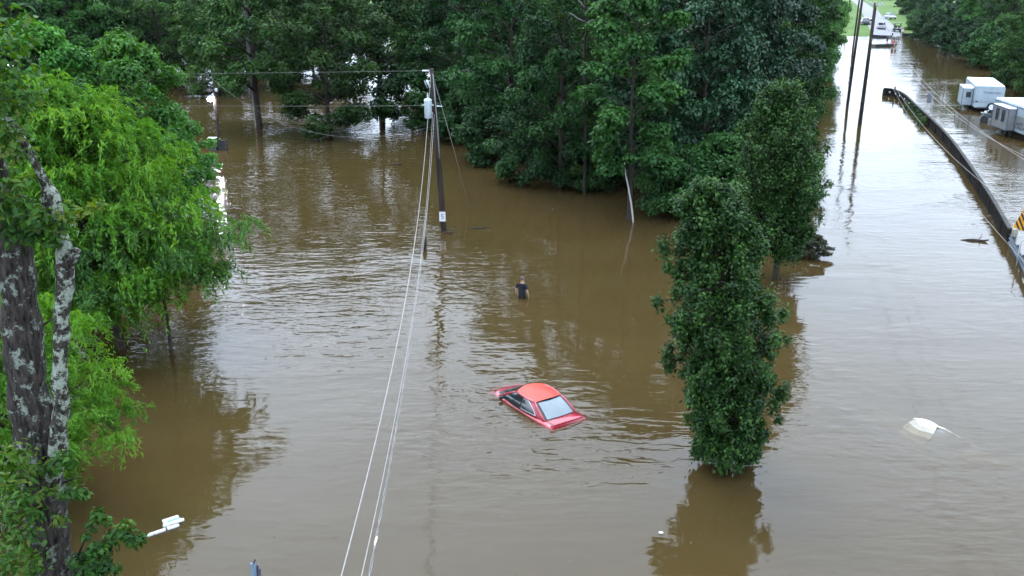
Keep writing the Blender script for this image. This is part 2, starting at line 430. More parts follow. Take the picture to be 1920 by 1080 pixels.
def leaves_from(centres, dirs, rng, length, width, tint, up=.7, droop=.25, jitter=.7):
    """one folded diamond leaf per centre; dirs: outward direction"""
    n = len(centres)
    nrm = dirs * .45 + np.array([0, 0, up]) + rng.normal(size=(n, 3)) * jitter * .6
    nrm /= np.linalg.norm(nrm, axis=1, keepdims=True) + 1e-9
    ax = dirs + rng.normal(size=(n, 3)) * jitter + np.array([0, 0, -droop])
    ax -= nrm * (ax * nrm).sum(1, keepdims=True); ax /= np.linalg.norm(ax, axis=1, keepdims=True) + 1e-9
    sd_ = np.cross(nrm, ax)
    L = length * rng.uniform(.65, 1.3, (n, 1)); W = width * rng.uniform(.7, 1.25, (n, 1)) * .5
    b = centres - ax * L * .5; t = centres + ax * L * .5 - nrm * L * .12
    l = centres + sd_ * W + nrm * W * .35 - ax * L * .06; r = centres - sd_ * W + nrm * W * .35 - ax * L * .06
    v = np.stack([b, r, t, l], 1).reshape(-1, 3)
    i = np.arange(n) * 4
    f = np.concatenate([np.stack([i, i + 1, i + 2], 1), np.stack([i, i + 2, i + 3], 1)])
    return v, f, np.repeat(tint, 4)

def gen_tree(name, seed, H, Rr, cb, prof, n_limb, n_sub, n_leaf, ll, lw, cr, trunk_r, rise=.35, lean=(0, 0), flat=.75, wig=.25, fill=.5, strands=False, shell=.55, clump_tint=.55, rv=(.72, 1.12), core=0):
    rnd = random.Random(seed); rng = np.random.default_rng(seed)
    w = Wood(); cl = []       # clumps: centre, radius
    nseg = 9; tp = []
    ph = rnd.random() * 6
    for i in range(nseg + 1):
        t = i / nseg; z = -1.3 + t * (H * .93 + 1.3)
        tp.append(Vector((lean[0] * t * H + wig * math.sin(t * 5 + ph) * t, lean[1] * t * H + wig * math.cos(t * 4.3 + ph) * t, z)))
    k = len(tp); w.mb.tube(tp, [max(.02, trunk_r * (1.25 if i == 0 else 1.0 - .92 * (i / (k - 1)) ** 1.1)) for i in range(k)], 9)
    def at(z):
        u = (z + 1.3) / (H * .93 + 1.3) * nseg; i = int(min(nseg - 1, max(0, u))); return tp[i].lerp(tp[i + 1], u - i)
    for i in range(n_limb):
        t = (i + .5) / n_limb
        az = i * 2.39996 + rnd.uniform(-.4, .4)
        rr = Rr * prof(t) * rnd.uniform(*rv)
        zt = cb + t * (H - cb)
        z0 = max(cb * .5 + .3, zt - rise * rr - .2 * rnd.random())
        z0 = min(z0, H * .9)
        p0 = at(z0); d = Vector((math.cos(az), math.sin(az), 0))
        end = at(min(zt, H * .93)) + d * rr; end.z = zt
        mid = p0.lerp(end, .5) + Vector((rnd.uniform(-.2, .2), rnd.uniform(-.2, .2), rr * .10))
        pts = [p0, p0.lerp(mid, .55) + Vector((0, 0, .05 * rr)), mid, mid.lerp(end, .55), end]
        r0 = trunk_r * (.42 - .25 * t)
        w.limb(pts, max(.025, r0), .012, 5)
        cl.append((end, cr * rnd.uniform(.7, 1.15)))
        for j in range(n_sub):
            u = rnd.uniform(.3, .98); q = p0.lerp(end, u) if u < .5 else mid.lerp(end, (u - .5) * 2)
            a2 = az + rnd.choice((-1, 1)) * rnd.uniform(.4, 1.4); ln = rr * rnd.uniform(.18, .42) + .3
            e2 = q + Vector((math.cos(a2) * ln, math.sin(a2) * ln, rnd.uniform(-.25, .45) * ln))
            w.limb([q, q.lerp(e2, .5) + Vector((0, 0, .06 * ln)), e2], max(.012, r0 * .35), .008, 4)
            cl.append((e2, cr * rnd.uniform(.55, 1.05)))
    for j in range(core):
        t = (j + rnd.random()) / core; a_ = rnd.uniform(0, 6.28); rr = Rr * prof(t)
        cl.append((at(min(cb + t * (H - cb), H * .93)) + Vector((math.cos(a_) * rr * .45, math.sin(a_) * rr * .45, 0)), rr * rnd.uniform(.32, .48)))
    for j in range(3):
        cl.append((at(H * .93) + Vector((rnd.uniform(-.4, .4), rnd.uniform(-.4, .4), rnd.uniform(-.2, .35) * cr)), cr * rnd.uniform(.6, .9)))
    C = np.array([tuple(c) for c, _ in cl]); CRr = np.array([r for _, r in cl])
    wts = CRr ** 2; idx = rng.choice(len(C), n_leaf, p=wts / wts.sum())
    if not strands:
        dv = rng.normal(size=(n_leaf, 3)); dv[:, 2] += .25
        dv /= np.linalg.norm(dv, axis=1, keepdims=True)
        rad = CRr[idx] * (shell + (1.08 - shell) * rng.random(n_leaf) ** .7) * np.where(rng.random(n_leaf) < .18, rng.random(n_leaf), 1)
        # lumpy clumps
        ph3 = rng.random((len(C), 3)) * 6
        rad *= .82 + .3 * np.sin(dv[:, 0] * 5 + ph3[idx, 0]) * np.sin(dv[:, 1] * 5 + ph3[idx, 1]) + .12 * np.sin(dv[:, 2] * 7 + ph3[idx, 2])
        P = C[idx] + dv * rad[:, None] * np.array([1, 1, flat])
        keep = P[:, 2] > .06
        P, dv, idx = P[keep], dv[keep], idx[keep]
        ct = rng.random(len(C)); tint = np.clip(ct[idx] * clump_tint + rng.random(len(P)) * (1 - clump_tint), 0, 1)
        v, f, ta = leaves_from(P, dv, rng, ll, lw, tint)
    else:
        ns = max(1, n_leaf // 22); sidx = rng.choice(len(C), ns, p=wts / wts.sum())
        dv = rng.normal(size=(ns, 3)); dv[:, 2] = np.abs(dv[:, 2]) * .8; dv /= np.linalg.norm(dv, axis=1, keepdims=True)
        root = C[sidx] + dv * CRr[sidx][:, None] * np.array([1, 1, .7]) * rng.uniform(.3, 1, (ns, 1))
        outd = dv.copy(); outd[:, 2] = 0
        Ls = rng.uniform(.4, 1.5, ns) * cr
        s = np.tile(np.linspace(0, 1, 22), (ns, 1)) + rng.normal(size=(ns, 22)) * .02
        risev = rng.uniform(-.15, .55, ns)
        P = root[:, None, :] + outd[:, None, :] * (s * .85)[..., None] * Ls[:, None, None] * (1 - .25 * s)[..., None]
        P[..., 2] += (risev[:, None] * s - (s ** 2.0) * (.55 + .35 * rng.random(ns))[:, None]) * Ls[:, None]
        P = P.reshape(-1, 3) + rng.normal(size=(ns * 22, 3)) * .05
        dd = np.repeat(outd, 22, axis=0) * 1.0 + np.array([0, 0, -.45])
        ct = rng.random(len(C)); tint = np.clip(ct[np.repeat(sidx, 22)] * .45 + np.repeat(rng.random(ns), 22) * .3 + rng.random(ns * 22) * .3, 0, 1)
        keep = P[:, 2] > .05
        v, f, ta = leaves_from(P[keep], dd[keep], rng, ll, lw, tint[keep], up=.5, droop=.3, jitter=.7)
    crown = np_mesh(name + '_crown', v, f, {'tint': ta})
    trunk = mesh(name + '_trunk', w.mb.v, w.mb.f)
    trunk.polygons.foreach_set('use_smooth', [True] * len(trunk.polygons))
    return trunk, crown, C, CRr

round_p = lambda t: math.sqrt(max(.02, 1 - (2 * t - .85) ** 2 * .95)) if t > .42 else .8 + .2 * t / .42
tall_p = lambda t: (.72 + .5 * t if t < .45 else .95) * (1 if t < .6 else math.sqrt(max(.03, 1 - ((t - .6) / .42) ** 2)))
VAR = {}
def variant(key, leafmat, barkmat='bark', **kw):
    tr, cr, C, rr = gen_tree(key, **kw); tr.materials.append(M[barkmat]); cr.materials.append(M[leafmat]); VAR[key] = (tr, cr)
variant('wood_a', 'leaf_dark', seed=11, H=17, Rr=4.6, cb=.7, prof=tall_p, n_limb=34, n_sub=4, n_leaf=36000, ll=.30, lw=.19, cr=1.15, trunk_r=.30)
variant('wood_b', 'leaf_mid', seed=12, H=16, Rr=4.8, cb=1.0, prof=round_p, n_limb=30, n_sub=4, n_leaf=34000, ll=.32, lw=.2, cr=1.25, trunk_r=.28)
variant('wood_c', 'leaf_blue', seed=13, H=18, Rr=4.6, cb=1.2, prof=tall_p, n_limb=36, n_sub=4, n_leaf=38000, ll=.30, lw=.2, cr=1.1, trunk_r=.30)
variant('wood_d', 'leaf_dark', seed=14, H=15, Rr=4.6, cb=4.6, prof=round_p, n_limb=26, n_sub=4, n_leaf=30000, ll=.32, lw=.2, cr=1.2, trunk_r=.34)
variant('wood_e', 'leaf_mid', seed=15, H=14, Rr=4.0, cb=.5, prof=tall_p, n_limb=30, n_sub=4, n_leaf=32000, ll=.28, lw=.17, cr=1.05, trunk_r=.22)
M['leaf_gum'] = foliage('layered light leaf', (.014, .052, .012), (.028, .098, .02), (.056, .155, .03), .3, vary=.2)
variant('gum', 'leaf_gum', seed=16, H=15, Rr=2.7, cb=3.2, prof=tall_p, n_limb=24, n_sub=3, n_leaf=17000, ll=.30, lw=.22, cr=.95, trunk_r=.2, flat=.6)
variant('bush', 'leaf_dark', seed=17, H=3.6, Rr=2.2, cb=.3, prof=round_p, n_limb=16, n_sub=3, n_leaf=11000, ll=.24, lw=.15, cr=.7, trunk_r=.08)
variant('bright', 'leaf_bright', seed=18, H=10.5, Rr=3.4, cb=1.5, prof=round_p, n_limb=26, n_sub=4, n_leaf=26000, ll=.26, lw=.17, cr=.95, trunk_r=.18)

def place(name, key, loc, label, cat='tree', s=1.0, rz=None, group=None, hz=1.0, kind=None):
    e = empty(name, (loc[0], loc[1], 0), RND.uniform(0, 6.28) if rz is None else rz)
    e.scale = (s, s, s * hz)
    tr, cr = VAR[key]
    link('trunk', tr, None, e); link('crown', cr, None, e)
    tag(e, label, cat, group); return e
RND = random.Random(5)
WG = 'trees of the flooded wood'
front = [
 ('broadleaf_tree', 'wood_d', (487, 240), 1.0, 1.0, 'tree with a bare black trunk in white rushing water right of the lit lamp'),
 ('broadleaf_tree', 'wood_b', (618, 251), .95, .95, 'tree with slim leafy trunk left of the transformer pole, behind the sagging cable'),
 ('broadleaf_tree', 'wood_d', (716, 218), 1.05, 1.0, 'tree with straight dark trunk beside the bright gap in the wood'),
 ('broadleaf_tree', 'wood_a', (868, 232), 1.0, 1.0, 'dark tree straight behind the transformer can on the pole'),
 ('broadleaf_tree', 'wood_a', (958, 285), .95, 1.05, 'dark drooping tree reaching over the water right of the transformer pole'),
 ('broadleaf_tree', 'wood_a', (1052, 350), .72, 1.25, 'dark tree whose skirt meets the water beyond the wading person'),
 ('sweetgum_tree', 'gum', (1179, 412), .92, 1.0, 'light green layered tree standing in front of the dark wood'),
 ('broadleaf_tree', 'wood_c', (1225, 350), .85, 1.15, 'tall blue green tree right behind the light green layered tree'),
 ('broadleaf_tree', 'wood_c', (1310, 368), .8, 1.2, 'tall blue green tree right behind the tip of the near columnar tree'),
 ('broadleaf_tree', 'wood_c', (1398, 330), .85, 1.1, 'blue green tree behind the far columnar tree'),
 ('broadleaf_tree', 'wood_e', (1466, 268), .85, 1.25, 'mid green tree at the corner where the wood meets the flooded road'),
 ('broadleaf_tree', 'wood_e', (1488, 205), .9, 1.2, 'second tree along the flooded road edge of the wood'),
 ('broadleaf_tree', 'wood_e', (1505, 163), .9, 1.2, 'third tree along the flooded road edge of the wood'),
 ('broadleaf_tree', 'wood_b', (1515, 135), .9, 1.1, 'fourth tree along the flooded road edge of the wood'),
 ('broadleaf_tree', 'wood_e', (1523, 113), .9, 1.2, 'fifth tree along the flooded road edge of the wood'),
 ('broadleaf_tree', 'wood_b', (1529, 97), .9, 1.1, 'sixth tree along the flooded road edge of the wood'),
 ('broadleaf_tree', 'wood_e', (1533, 84), .9, 1.1, 'last tree of the wood before the grass bank beside the road'),
 ('bush', 'bush', (1262, 398), 1.0, 1.0, 'low dark bush at the water right of the white stem'),
 ('bush', 'bush', (1110, 352), .8, .9, 'low dark bush hanging over water left of the white stem'),
 ('bright_tree', 'bright', (120, 418), 1.05, 1.0, 'light green round topped tree at far left behind the willow'),
 ('bright_tree', 'bright', (268, 425), .95, 1.05, 'light green pointed tree behind the willow, nearer the lamp pole'),
 ('bright_tree', 'bright', (335, 400), .62, 1.0, 'small light green tree whose branch ends just below the lit lamp'),
]
for nm, key, p, s, hz, lab in front:
    q = G(*p); place(nm, key, q, lab, 'bush' if nm == 'bush' else 'tree', s, None, WG if nm == 'broadleaf_tree' else None, hz)
UG = 'bushes under the wood'
for k, (px, py, sc, lab) in enumerate([(775, 236, 1.5, 'bush left of the transformer pole at the wood edge'), (880, 262, 1.3, 'bush right of the transformer pole at the wood edge'), (930, 300, 1.2, 'bush under the drooping dark tree'), (1000, 338, 1.1, 'bush at the waterline beyond the wading person'), (1340, 392, 1.2, 'bush behind the tip of the nearest columnar tree'), (1420, 372, 1.4, 'bush between the two columnar trees at the wood edge')]):
    place('bush', 'bush', G(px, py), lab, 'bush', sc, None, UG, 1.0)
# right bank
RG = 'trees of the right bank'
for key, p, s, hz, lab in [
 ('wood_b', (1935, 178), .8, 1.0, 'green tree cut by the right frame edge above the camping trailers'),
 ('wood_a', (1880, 118), .85, 1.0, 'dark tree overhanging brown water behind the camping trailers'),
 ('wood_b', (1826, 101), .85, 1.0, 'lighter tree of the right bank above the first camping trailer'),
 ('wood_c', (1785, 84), .9, 1.0, 'shaded tree of the right bank right of the beached boat'),
 ('wood_e', (1752, 70), .9, .95, 'tree at the waterline just right of the beached boat'),
 ('wood_a', (1726, 38), .8, .9, 'tree at the grass edge right of the black off road buggy'),
 ('wood_b', (1692, 20), .8, .9, 'tree at the grass edge right of the silver car'),
 ('wood_d', (1668, 8), .8, .9, 'farthest tree on the right side of the dry road')]:
    q = G(*p); place('bank_tree', key, q, lab, 'tree', s, None, RG, hz)
for k, (px, py, sc, lab) in enumerate([(1905, 160, 1.6, 'bush at the water above the right camping trailer'), (1868, 128, 1.8, 'bush at the water behind the farther camping trailer roof'), (1838, 116, 1.7, 'dark bush under the lighter tree of the right bank'), (1805, 102, 1.8, 'bush at the water between the lighter and the shaded bank tree'), (1775, 88, 1.8, 'bush under the shaded tree of the right bank'), (1748, 76, 1.7, 'bush at the waterline right of the beached boat'), (1730, 60, 1.5, 'bush on the grass behind the beached boat')]):
    place('bank_bush', 'bush', G(px, py), lab, 'bush', sc, None, 'bushes of the right bank', 1.1)
# rows deeper in the wood: nothing tells these apart
deep = []
RND2 = random.Random(21)
def road_x(y): return 22 + (y - 69) * (46 / 136.0) - 6.5
def front_y(x):
    pts = [(-80, 100), (-26, 108), (-12, 104), (-4, 88), (2, 72), (6, 66), (13, 62), (30, 74)]
    for (a, b_), (c, d) in zip(pts, pts[1:]):
        if a <= x <= c: return b_ + (d - b_) * (x - a) / (c - a)
    return 95
tries = 0
taken = [(G(*p).x, G(*p).y) for _, _, p, *_ in front]
while len(deep) < 95 and tries < 6000:
    tries += 1
    y = RND2.uniform(66, 165); x = RND2.uniform(-95, 60)
    if x > road_x(y) - 3 or y < front_y(x) + 3.5: continue
    if abs(x) > .62 * y + 6: continue
    if -.175 < x / y < -.09: continue        # the bright gap
    if any((x - a) ** 2 + (y - b_) ** 2 < 22 for a, b_ in taken): continue
    taken.append((x, y)); deep.append((x, y))
for i, (x, y) in enumerate(deep):
    place('wood_tree', RND2.choice(['wood_a', 'wood_b', 'wood_d', 'wood_c', 'wood_b', 'wood_e'] if x > -5 else ['wood_b', 'wood_d', 'wood_e', 'wood_d', 'wood_b']), (x, y), 'tree standing deeper in the flooded wood behind the front rows', 'tree', RND2.uniform(.85, 1.05), None, 'deeper rows of the wood', RND2.uniform(.85, 1.05))
for i in range(26):
    y = RND2.uniform(118, 330); x = 64 + (y - 116) * .30 + RND2.uniform(9, 40)
    if y > 230: x = 92 + (y - 230) * .33 + RND2.uniform(10, 45)
    place('bank_wood_tree', RND2.choice(['wood_a', 'wood_b', 'wood_c']), (x, y), 'tree deeper in the wood of the right bank', 'tree', RND2.uniform(.8, 1.0), None, 'deeper rows of the right bank', RND2.uniform(.85, 1.05))

# columnar pear trees
def pear(seed, name, label, base, H, Rr, nleaf, cb, prof, ll=.15, lw=.085, cr=.42, lean=(0, 0)):
    tr, cr_, C, rr = gen_tree('pear%d' % seed, seed=seed, H=H, Rr=Rr, cb=cb, prof=prof, n_limb=84, n_sub=5, n_leaf=nleaf, ll=ll, lw=lw, cr=cr, trunk_r=.16, rise=1.5, flat=1.45, shell=.08, wig=.12, clump_tint=.4, lean=lean, rv=(.62, 1.22), core=46)
    tr.materials.append(M['bark']); cr_.materials.append(M['leaf_pear'])
    e = empty(name, (base.x, base.y, 0)); link('trunk', tr, None, e); link('crown', cr_, None, e); tag(e, label, 'tree')
p1 = lambda t: .36 + 1.42 * t if t < .45 else max(.16, 1 - .80 * ((t - .45) / .55) ** 1.6)
p2 = lambda t: .5 + .9 * t if t < .5 else max(.3, .95 - .62 * ((t - .5) / .5) ** 1.6)
pear(31, 'columnar_tree', 'nearest dense columnar tree rising straight from the water right of the red car', G(1366, 874), 8.45, 1.3, 90000, .25, p1, .12, .072, .30, lean=(-.108, 0))
pear(32, 'columnar_tree', 'columnar tree with bare trunk foot behind the nearest columnar tree', G(1456, 522), 9.0, 1.6, 52000, 1.4, p2, .15, .09, .42, lean=(-.045, 0))

# willow at left and the lower willow nearer the camera
def willow(seed, name, label, base, H, Rr, nleaf, cb, cr, n_limb=34, ll=.26, lw=.05, prof=round_p, lean=(0, 0), tr_r=.16):
    tr, c_, C, rr = gen_tree('willow%d' % seed, seed=seed, H=H, Rr=Rr, cb=cb, prof=prof, n_limb=n_limb, n_sub=5, n_leaf=nleaf, ll=ll, lw=lw, cr=cr, trunk_r=tr_r, strands=True, lean=lean, rv=(.5, 1.2))
    tr.materials.append(M['bark']); c_.materials.append(M['leaf_willow'])
    e = empty(name, (base.x, base.y, 0)); link('trunk', tr, None, e); link('crown', c_, None, e); tag(e, label, 'tree')
willow(41, 'willow_tree', 'big bright yellow green willow behind the lichen covered trunk', G(240, 652), 9.9, 3.6, 105000, 2.0, 1.0, 50, ll=.24, lw=.06, lean=(-.17, 0))
willow(42, 'willow_tree', 'low feathery willow beside the foot of the lichen covered trunk', G(50, 955), 6.0, 2.1, 52000, 1.2, .6, 28, .17, .04)
tr, c_, C, rr = gen_tree('willow43', seed=43, H=6.0, Rr=2.9, cb=3.0, prof=round_p, n_limb=14, n_sub=4, n_leaf=16000, ll=.22, lw=.06, cr=.8, trunk_r=.10, strands=True)
tr.materials.append(M['bark']); c_.materials.append(M['leaf_mid'])
e = empty('willow_tree', G(318, 655)); link('trunk', tr, None, e); link('crown', c_, None, e); tag(e, 'darker green drooping tree at the right edge of the bright willow', 'tree')

# ------------------------------------------------------------------ near oak with lichen
def noisy_tube(pts, rad, n, seed, amp):
    mb = MB(); rn = random.Random(seed)
    P = [Vector(p) for p in pts]; fine = []; fr = []
    for i in range(len(P) - 1):
        k = max(2, int((P[i + 1] - P[i]).length / .12))
        for j in range(k):
            fine.append(P[i].lerp(P[i + 1], j / k)); fr.append(rad[i] + (rad[i + 1] - rad[i]) * j / k)
    fine.append(P[-1]); fr.append(rad[-1])
    # soften the bends
    for _ in range(3):
        fine = [fine[0]] + [(fine[i - 1] + fine[i] * 2 + fine[i + 1]) / 4 for i in range(1, len(fine) - 1)] + [fine[-1]]
    mb.tube(fine, fr, n)
    v = []
    for q in mb.v:
        x, y, z = q
        a = math.sin(x * 9 + z * 3.1) * math.sin(y * 8 - z * 2.3) + .6 * math.sin(x * 23 + y * 17 + z * 5) + .5 * math.sin(z * 11 + x * 13)
        v.append((x + amp * a * .7 + rn.uniform(-1, 1) * amp * .4, y + amp * a * .5 + rn.uniform(-1, 1) * amp * .4, z))
    mb.v = v; return mb
def leaf_cloud(cl, seed, ll, lw, up=.6, droop=.3, jitter=.8):
    """cl: (centre, radius, count, tint bias)"""
    rng = np.random.default_rng(seed); Ps = []; Ds = []; Ts = []
    for c, r, n, tb in cl:
        d = rng.normal(size=(n, 3)); d /= np.linalg.norm(d, axis=1, keepdims=True)
        Ps.append(np.array(tuple(c)) + d * r * rng.random((n, 1)) ** .55 * np.array([1, 1, .7])); Ds.append(d); Ts.append(np.clip(tb + rng.normal(size=n) * .2, 0, 1))
    v, f, t = leaves_from(np.concatenate(Ps), np.concatenate(Ds), rng, ll, lw, np.concatenate(Ts), up, droop, jitter)
    return np_mesh('leaves', v, f, {'tint': t})
def oak():
    d0 = 9.4
    base = D(100, 1075, d0)
    e = empty('oak_tree', (base.x, base.y, 0)); inv = Vector((base.x, base.y, 0))
    L = lambda px, py, d=d0: D(px, py, d) - inv
    tag(e, 'near oak at left edge with forked dark trunk patched with pale lichen', 'tree')
    b0 = L(100, 1075)
    noisy_tube([(b0.x + .1, .1, -1.3), (b0.x + .05, .05, 2.5), b0, L(88, 980), L(74, 880), L(56, 760), L(44, 640), L(36, 540), L(22, 450), L(0, 360, 9.2), L(-40, 250, 9.0), L(-70, 100, 9.0)],
               [.42, .34, .245, .235, .23, .21, .20, .195, .185, .16, .13, .1], 20, 3, .026).build('trunk', M['bark_lichen'], e, True)
    noisy_tube([L(92, 930), L(108, 850, 9.25), L(114, 760, 9.15), L(112, 680, 9.1), L(117, 600, 9.1), L(123, 520, 9.1), L(124, 470, 9.08), L(110, 425, 9.05), L(97, 385, 9.0), L(94, 368, 9.0), L(84, 345, 8.98), L(72, 318, 8.95), L(58, 288, 8.95), L(36, 248, 8.95), L(14, 222, 8.95), L(-15, 200, 8.9), L(-60, 120, 8.9)],
               [.09, .105, .088, .08, .078, .084, .088, .07, .085, .085, .055, .046, .044, .04, .037, .033, .03], 14, 4, .015).build('lichen_limb', M['bark_lichen2'], e, True)
    noisy_tube([L(122, 500, 9.08), L(136, 482, 9.06), L(144, 470, 9.05)], [.05, .065, .05], 10, 7, .01).build('broken_stub', M['bark_lichen2'], e, True)
    noisy_tube([L(10, 420, 9.2), L(6, 350, 9.1), L(-2, 300, 9.1), L(-14, 240, 9.1)], [.06, .06, .055, .05], 8, 6, .008).build('limb', M['bark_lichen2'], e, True)
    twig = lambda *p: MB().tube(p, [.016 - .012 * i / (len(p) - 1) for i in range(len(p))], 5).build('twig', M['bark'], e, True)
    twig(L(125, 1070, 9.2), L(160, 1040, 9), L(200, 1010, 8.9), L(232, 1000, 8.9), L(262, 1012, 8.9))
    twig(L(140, 1058, 9.1), L(155, 1020, 9), L(172, 985, 9), L(180, 962, 9))
    twig(L(165, 1036, 9.0), L(190, 1060, 8.9), L(205, 1075, 8.8))
    twig(L(118, 905, 9.2), L(138, 898, 9.1), L(152, 893, 9.1))
    twig(L(90, 430, 9), L(150, 410, 8.9), L(190, 385, 8.9)); twig(L(80, 610, 9.1), L(95, 600, 9.1), L(112, 596, 9.1))
    twig(L(60, 300, 9), L(45, 290, 9), L(38, 296, 9)); twig(L(20, 330, 9), L(60, 420, 8.9), L(100, 440, 8.9))
    cl = []
    rn = random.Random(8)
    for px, py, r, n, t in [(15, 195, .3, 200, .55), (40, 175, .25, 130, .5), (10, 255, .25, 130, .6), (30, 285, .2, 80, .7), (20, 345, .22, 110, .55), (15, 385, .25, 150, .35), (45, 395, .25, 170, .4), (75, 412, .2, 110, .45), (30, 425, .28, 190, .25), (65, 440, .22, 120, .3), (105, 425, .16, 60, .5), (140, 405, .14, 34, .85), (165, 392, .14, 26, .95), (185, 388, .10, 16, .9), (120, 395, .16, 40, .7), (15, 140, .4, 220, .4), (-20, 60, .5, 300, .4), (100, 455, .15, 40, .35),
                           (35, 850, .22, 60, .7), (60, 880, .2, 60, .75), (20, 905, .28, 110, .6), (45, 935, .22, 80, .6), (15, 965, .3, 120, .55), (70, 965, .16, 50, .35), (30, 1010, .32, 150, .55), (10, 1050, .35, 160, .5), (55, 1060, .25, 90, .55), (95, 925, .14, 35, .6), (120, 862, .16, 50, .4), (130, 925, .12, 26, .3), (112, 975, .12, 26, .9), (150, 925, .13, 36, .3), (95, 880, .14, 36, .5),
                           (165, 1060, .22, 150, .1), (195, 1066, .2, 120, .1), (182, 1035, .14, 60, .15), (205, 1020, .14, 60, .15), (215, 1000, .12, 45, .3), (240, 1005, .13, 55, .2), (258, 1012, .12, 50, .15), (180, 965, .12, 28, .35), (200, 975, .1, 22, .4), (172, 988, .1, 18, .1), (235, 985, .1, 24, .6), (160, 1008, .08, 14, .1), (150, 1050, .14, 60, .1)]:
        cl.append((L(px, py, rn.uniform(8.6, 9.1)), r, int(n * (.8 if py < 460 else 1.1)), t * .85))
    me = leaf_cloud(cl, 9, .10, .05); link('crown', me, M['leaf_oak'], e)
oak()

# ------------------------------------------------------------------ dead snags, pale stem, driftwood, vines
def snag(label, base, tip_pts, branches, seed, tm='bark_pale', r=.24):
    e = empty('dead_tree', (base.x, base.y, 0)); o = Vector((base.x, base.y, 0))
    pts = [Vector((0, 0, -.5))] + [p - o for p in tip_pts]
    noisy_tube(pts, [r * 1.2] + [r * (1 - .75 * i / len(tip_pts)) for i in range(len(tip_pts))], 9, seed, .02).build('trunk', M[tm], e, True)
    for b in branches:
        mb = MB(); q = [p - o for p in b]; mb.tube(q, [.07 - .05 * i / (len(q) - 1) for i in range(len(q))], 5); mb.build('branch', M['bark_pale'], e, True)
    tag(e, label, 'dead tree')
q = G(480, 200); dd = q.y - 14
snag('bare grey dead tree with forked top rising behind the lamp pole', Vector((D(476, 150, dd).x, dd, 0)), [D(470, 120, dd), D(463, 60, dd), D(460, 10, dd), D(458, -40, dd)],
     [[D(462, 40, dd), D(440, 25, dd - .5), D(425, 15, dd - .8), D(408, 2, dd - 1)], [D(461, 22, dd), D(476, 12, dd - .4), D(490, -6, dd - .8)], [D(460, 14, dd), D(448, 2, dd - .5), D(436, -14, dd - .9)], [D(463, 55, dd), D(482, 50, dd - .5), D(496, 40, dd - .9)], [D(466, 90, dd), D(444, 74, dd - .6), D(420, 66, dd - 1.2)]], 61)
dd = G(1100, 380).y - 1.5
snag('bleached dead treetop poking out beside the light green layered tree', Vector((D(1098, 300, dd + 4).x, dd + 4, 0)), [D(1098, 200, dd + 3), D(1096, 90, dd + 1), D(1100, 45, dd), D(1096, 5, dd), D(1092, -25, dd)],
     [[D(1099, 42, dd), D(1085, 36, dd - .2), D(1074, 28, dd - .4), D(1066, 24, dd - .5)], [D(1098, 25, dd), D(1108, 16, dd - .2), D(1114, 4, dd - .4)], [D(1096, 15, dd), D(1088, 4, dd - .2), D(1080, -6, dd - .4)], [D(1100, 44, dd), D(1110, 38, dd - .3), D(1122, 36, dd - .5)]], 62, 'bark', .09)
# twiggy dead branches in the wood face
for k, (pts, lab) in enumerate([([(858, 135), (876, 131), (893, 134)], 'thin bare grey branch sticking out just right of the transformer pole top'),
                                ([(1165, 92), (1182, 95), (1200, 93)], 'thin bare branch beside the crown of the light green layered tree')]):
    d_ = {0: 76, 1: 50.5, 2: 52}[k]
    mb = MB(); mb.tube([D(x, y, d_) for x, y in pts], [.05, .04, .02, .015][:len(pts)], 5)
    x1, y1 = pts[1]; mb.tube([D(x1, y1, d_), D(x1 + 9, y1 - 9, d_ - .3), D(x1 + 16, y1 - 12, d_ - .4)], [.025, .018, .01], 4)
    mb.tube([D(x1, y1, d_), D(x1 + 8, y1 + 9, d_ - .3), D(x1 + 20, y1 + 12, d_ - .4)], [.025, .018, .01], 4)
    tag(mb.build('bare_branch', M['bark_pale'], None, True), lab, 'branch', 'bare branches in the wood')
q = G(1187, 413)
mb = MB(); dq = q.y - .35
mb.tube([(q.x, dq, -.8), D(1187, 412, dq), D(1184, 385, dq), D(1178, 350, dq), D(1173, 328, dq), D(1171, 305, dq)], [.055, .055, .055, .05, .045, .03], 7)
tag(mb.build('pale_stem', plain('bleached stem', (.3, .285, .26), .8), None, True), 'thin bent white stem in the water against a dark trunk', 'stem')
def log(px, py, ln, r, rz, lab, seed):
    p = G(px, py); c, s_ = math.cos(rz), math.sin(rz)
    mb = noisy_tube([(-ln / 2, 0, -.03), (-ln * .1, .06, .05), (ln * .3, -.03, .02), (ln / 2, .05, .12)], [r * .6, r, r * .8, r * .3], 8, seed, r * .2)
    mb.tube([(ln * .1, 0, .04), (ln * .2, .15, .2), (ln * .22, .22, .34)], [r * .4, r * .25, r * .1], 5)
    o = mb.build('driftwood', M['bark'], None, True); o.location = (p.x, p.y, 0); o.rotation_euler = (0, 0, rz); tag(o, lab, 'driftwood', 'driftwood on the flood')
log(742, 308, 1.0, .09, .1, 'short dark driftwood floating left of the wires below the sagging cable', 1)
log(898, 429, 1.2, .06, .2, 'dark stick drifting right of the numbered pole', 2)
log(841, 437, .6, .07, -.3, 'small driftwood caught at the foot of the numbered pole', 3)
log(1828, 452, 1.4, .08, -.3, 'dark driftwood floating near the bridge wall end', 4)
q = G(1522, 480)
VAR['brush'] = (VAR['bush'][0], VAR['bush'][1].copy()); VAR['brush'][1].materials.clear(); VAR['brush'][1].materials.append(foliage('brown brush', (.015, .02, .008), (.04, .05, .018), (.07, .085, .03), .2))
place('brush_heap', 'brush', q, 'low brown brush heap in the water right of the far columnar tree', 'brush', .36, 1.0, None, .8)

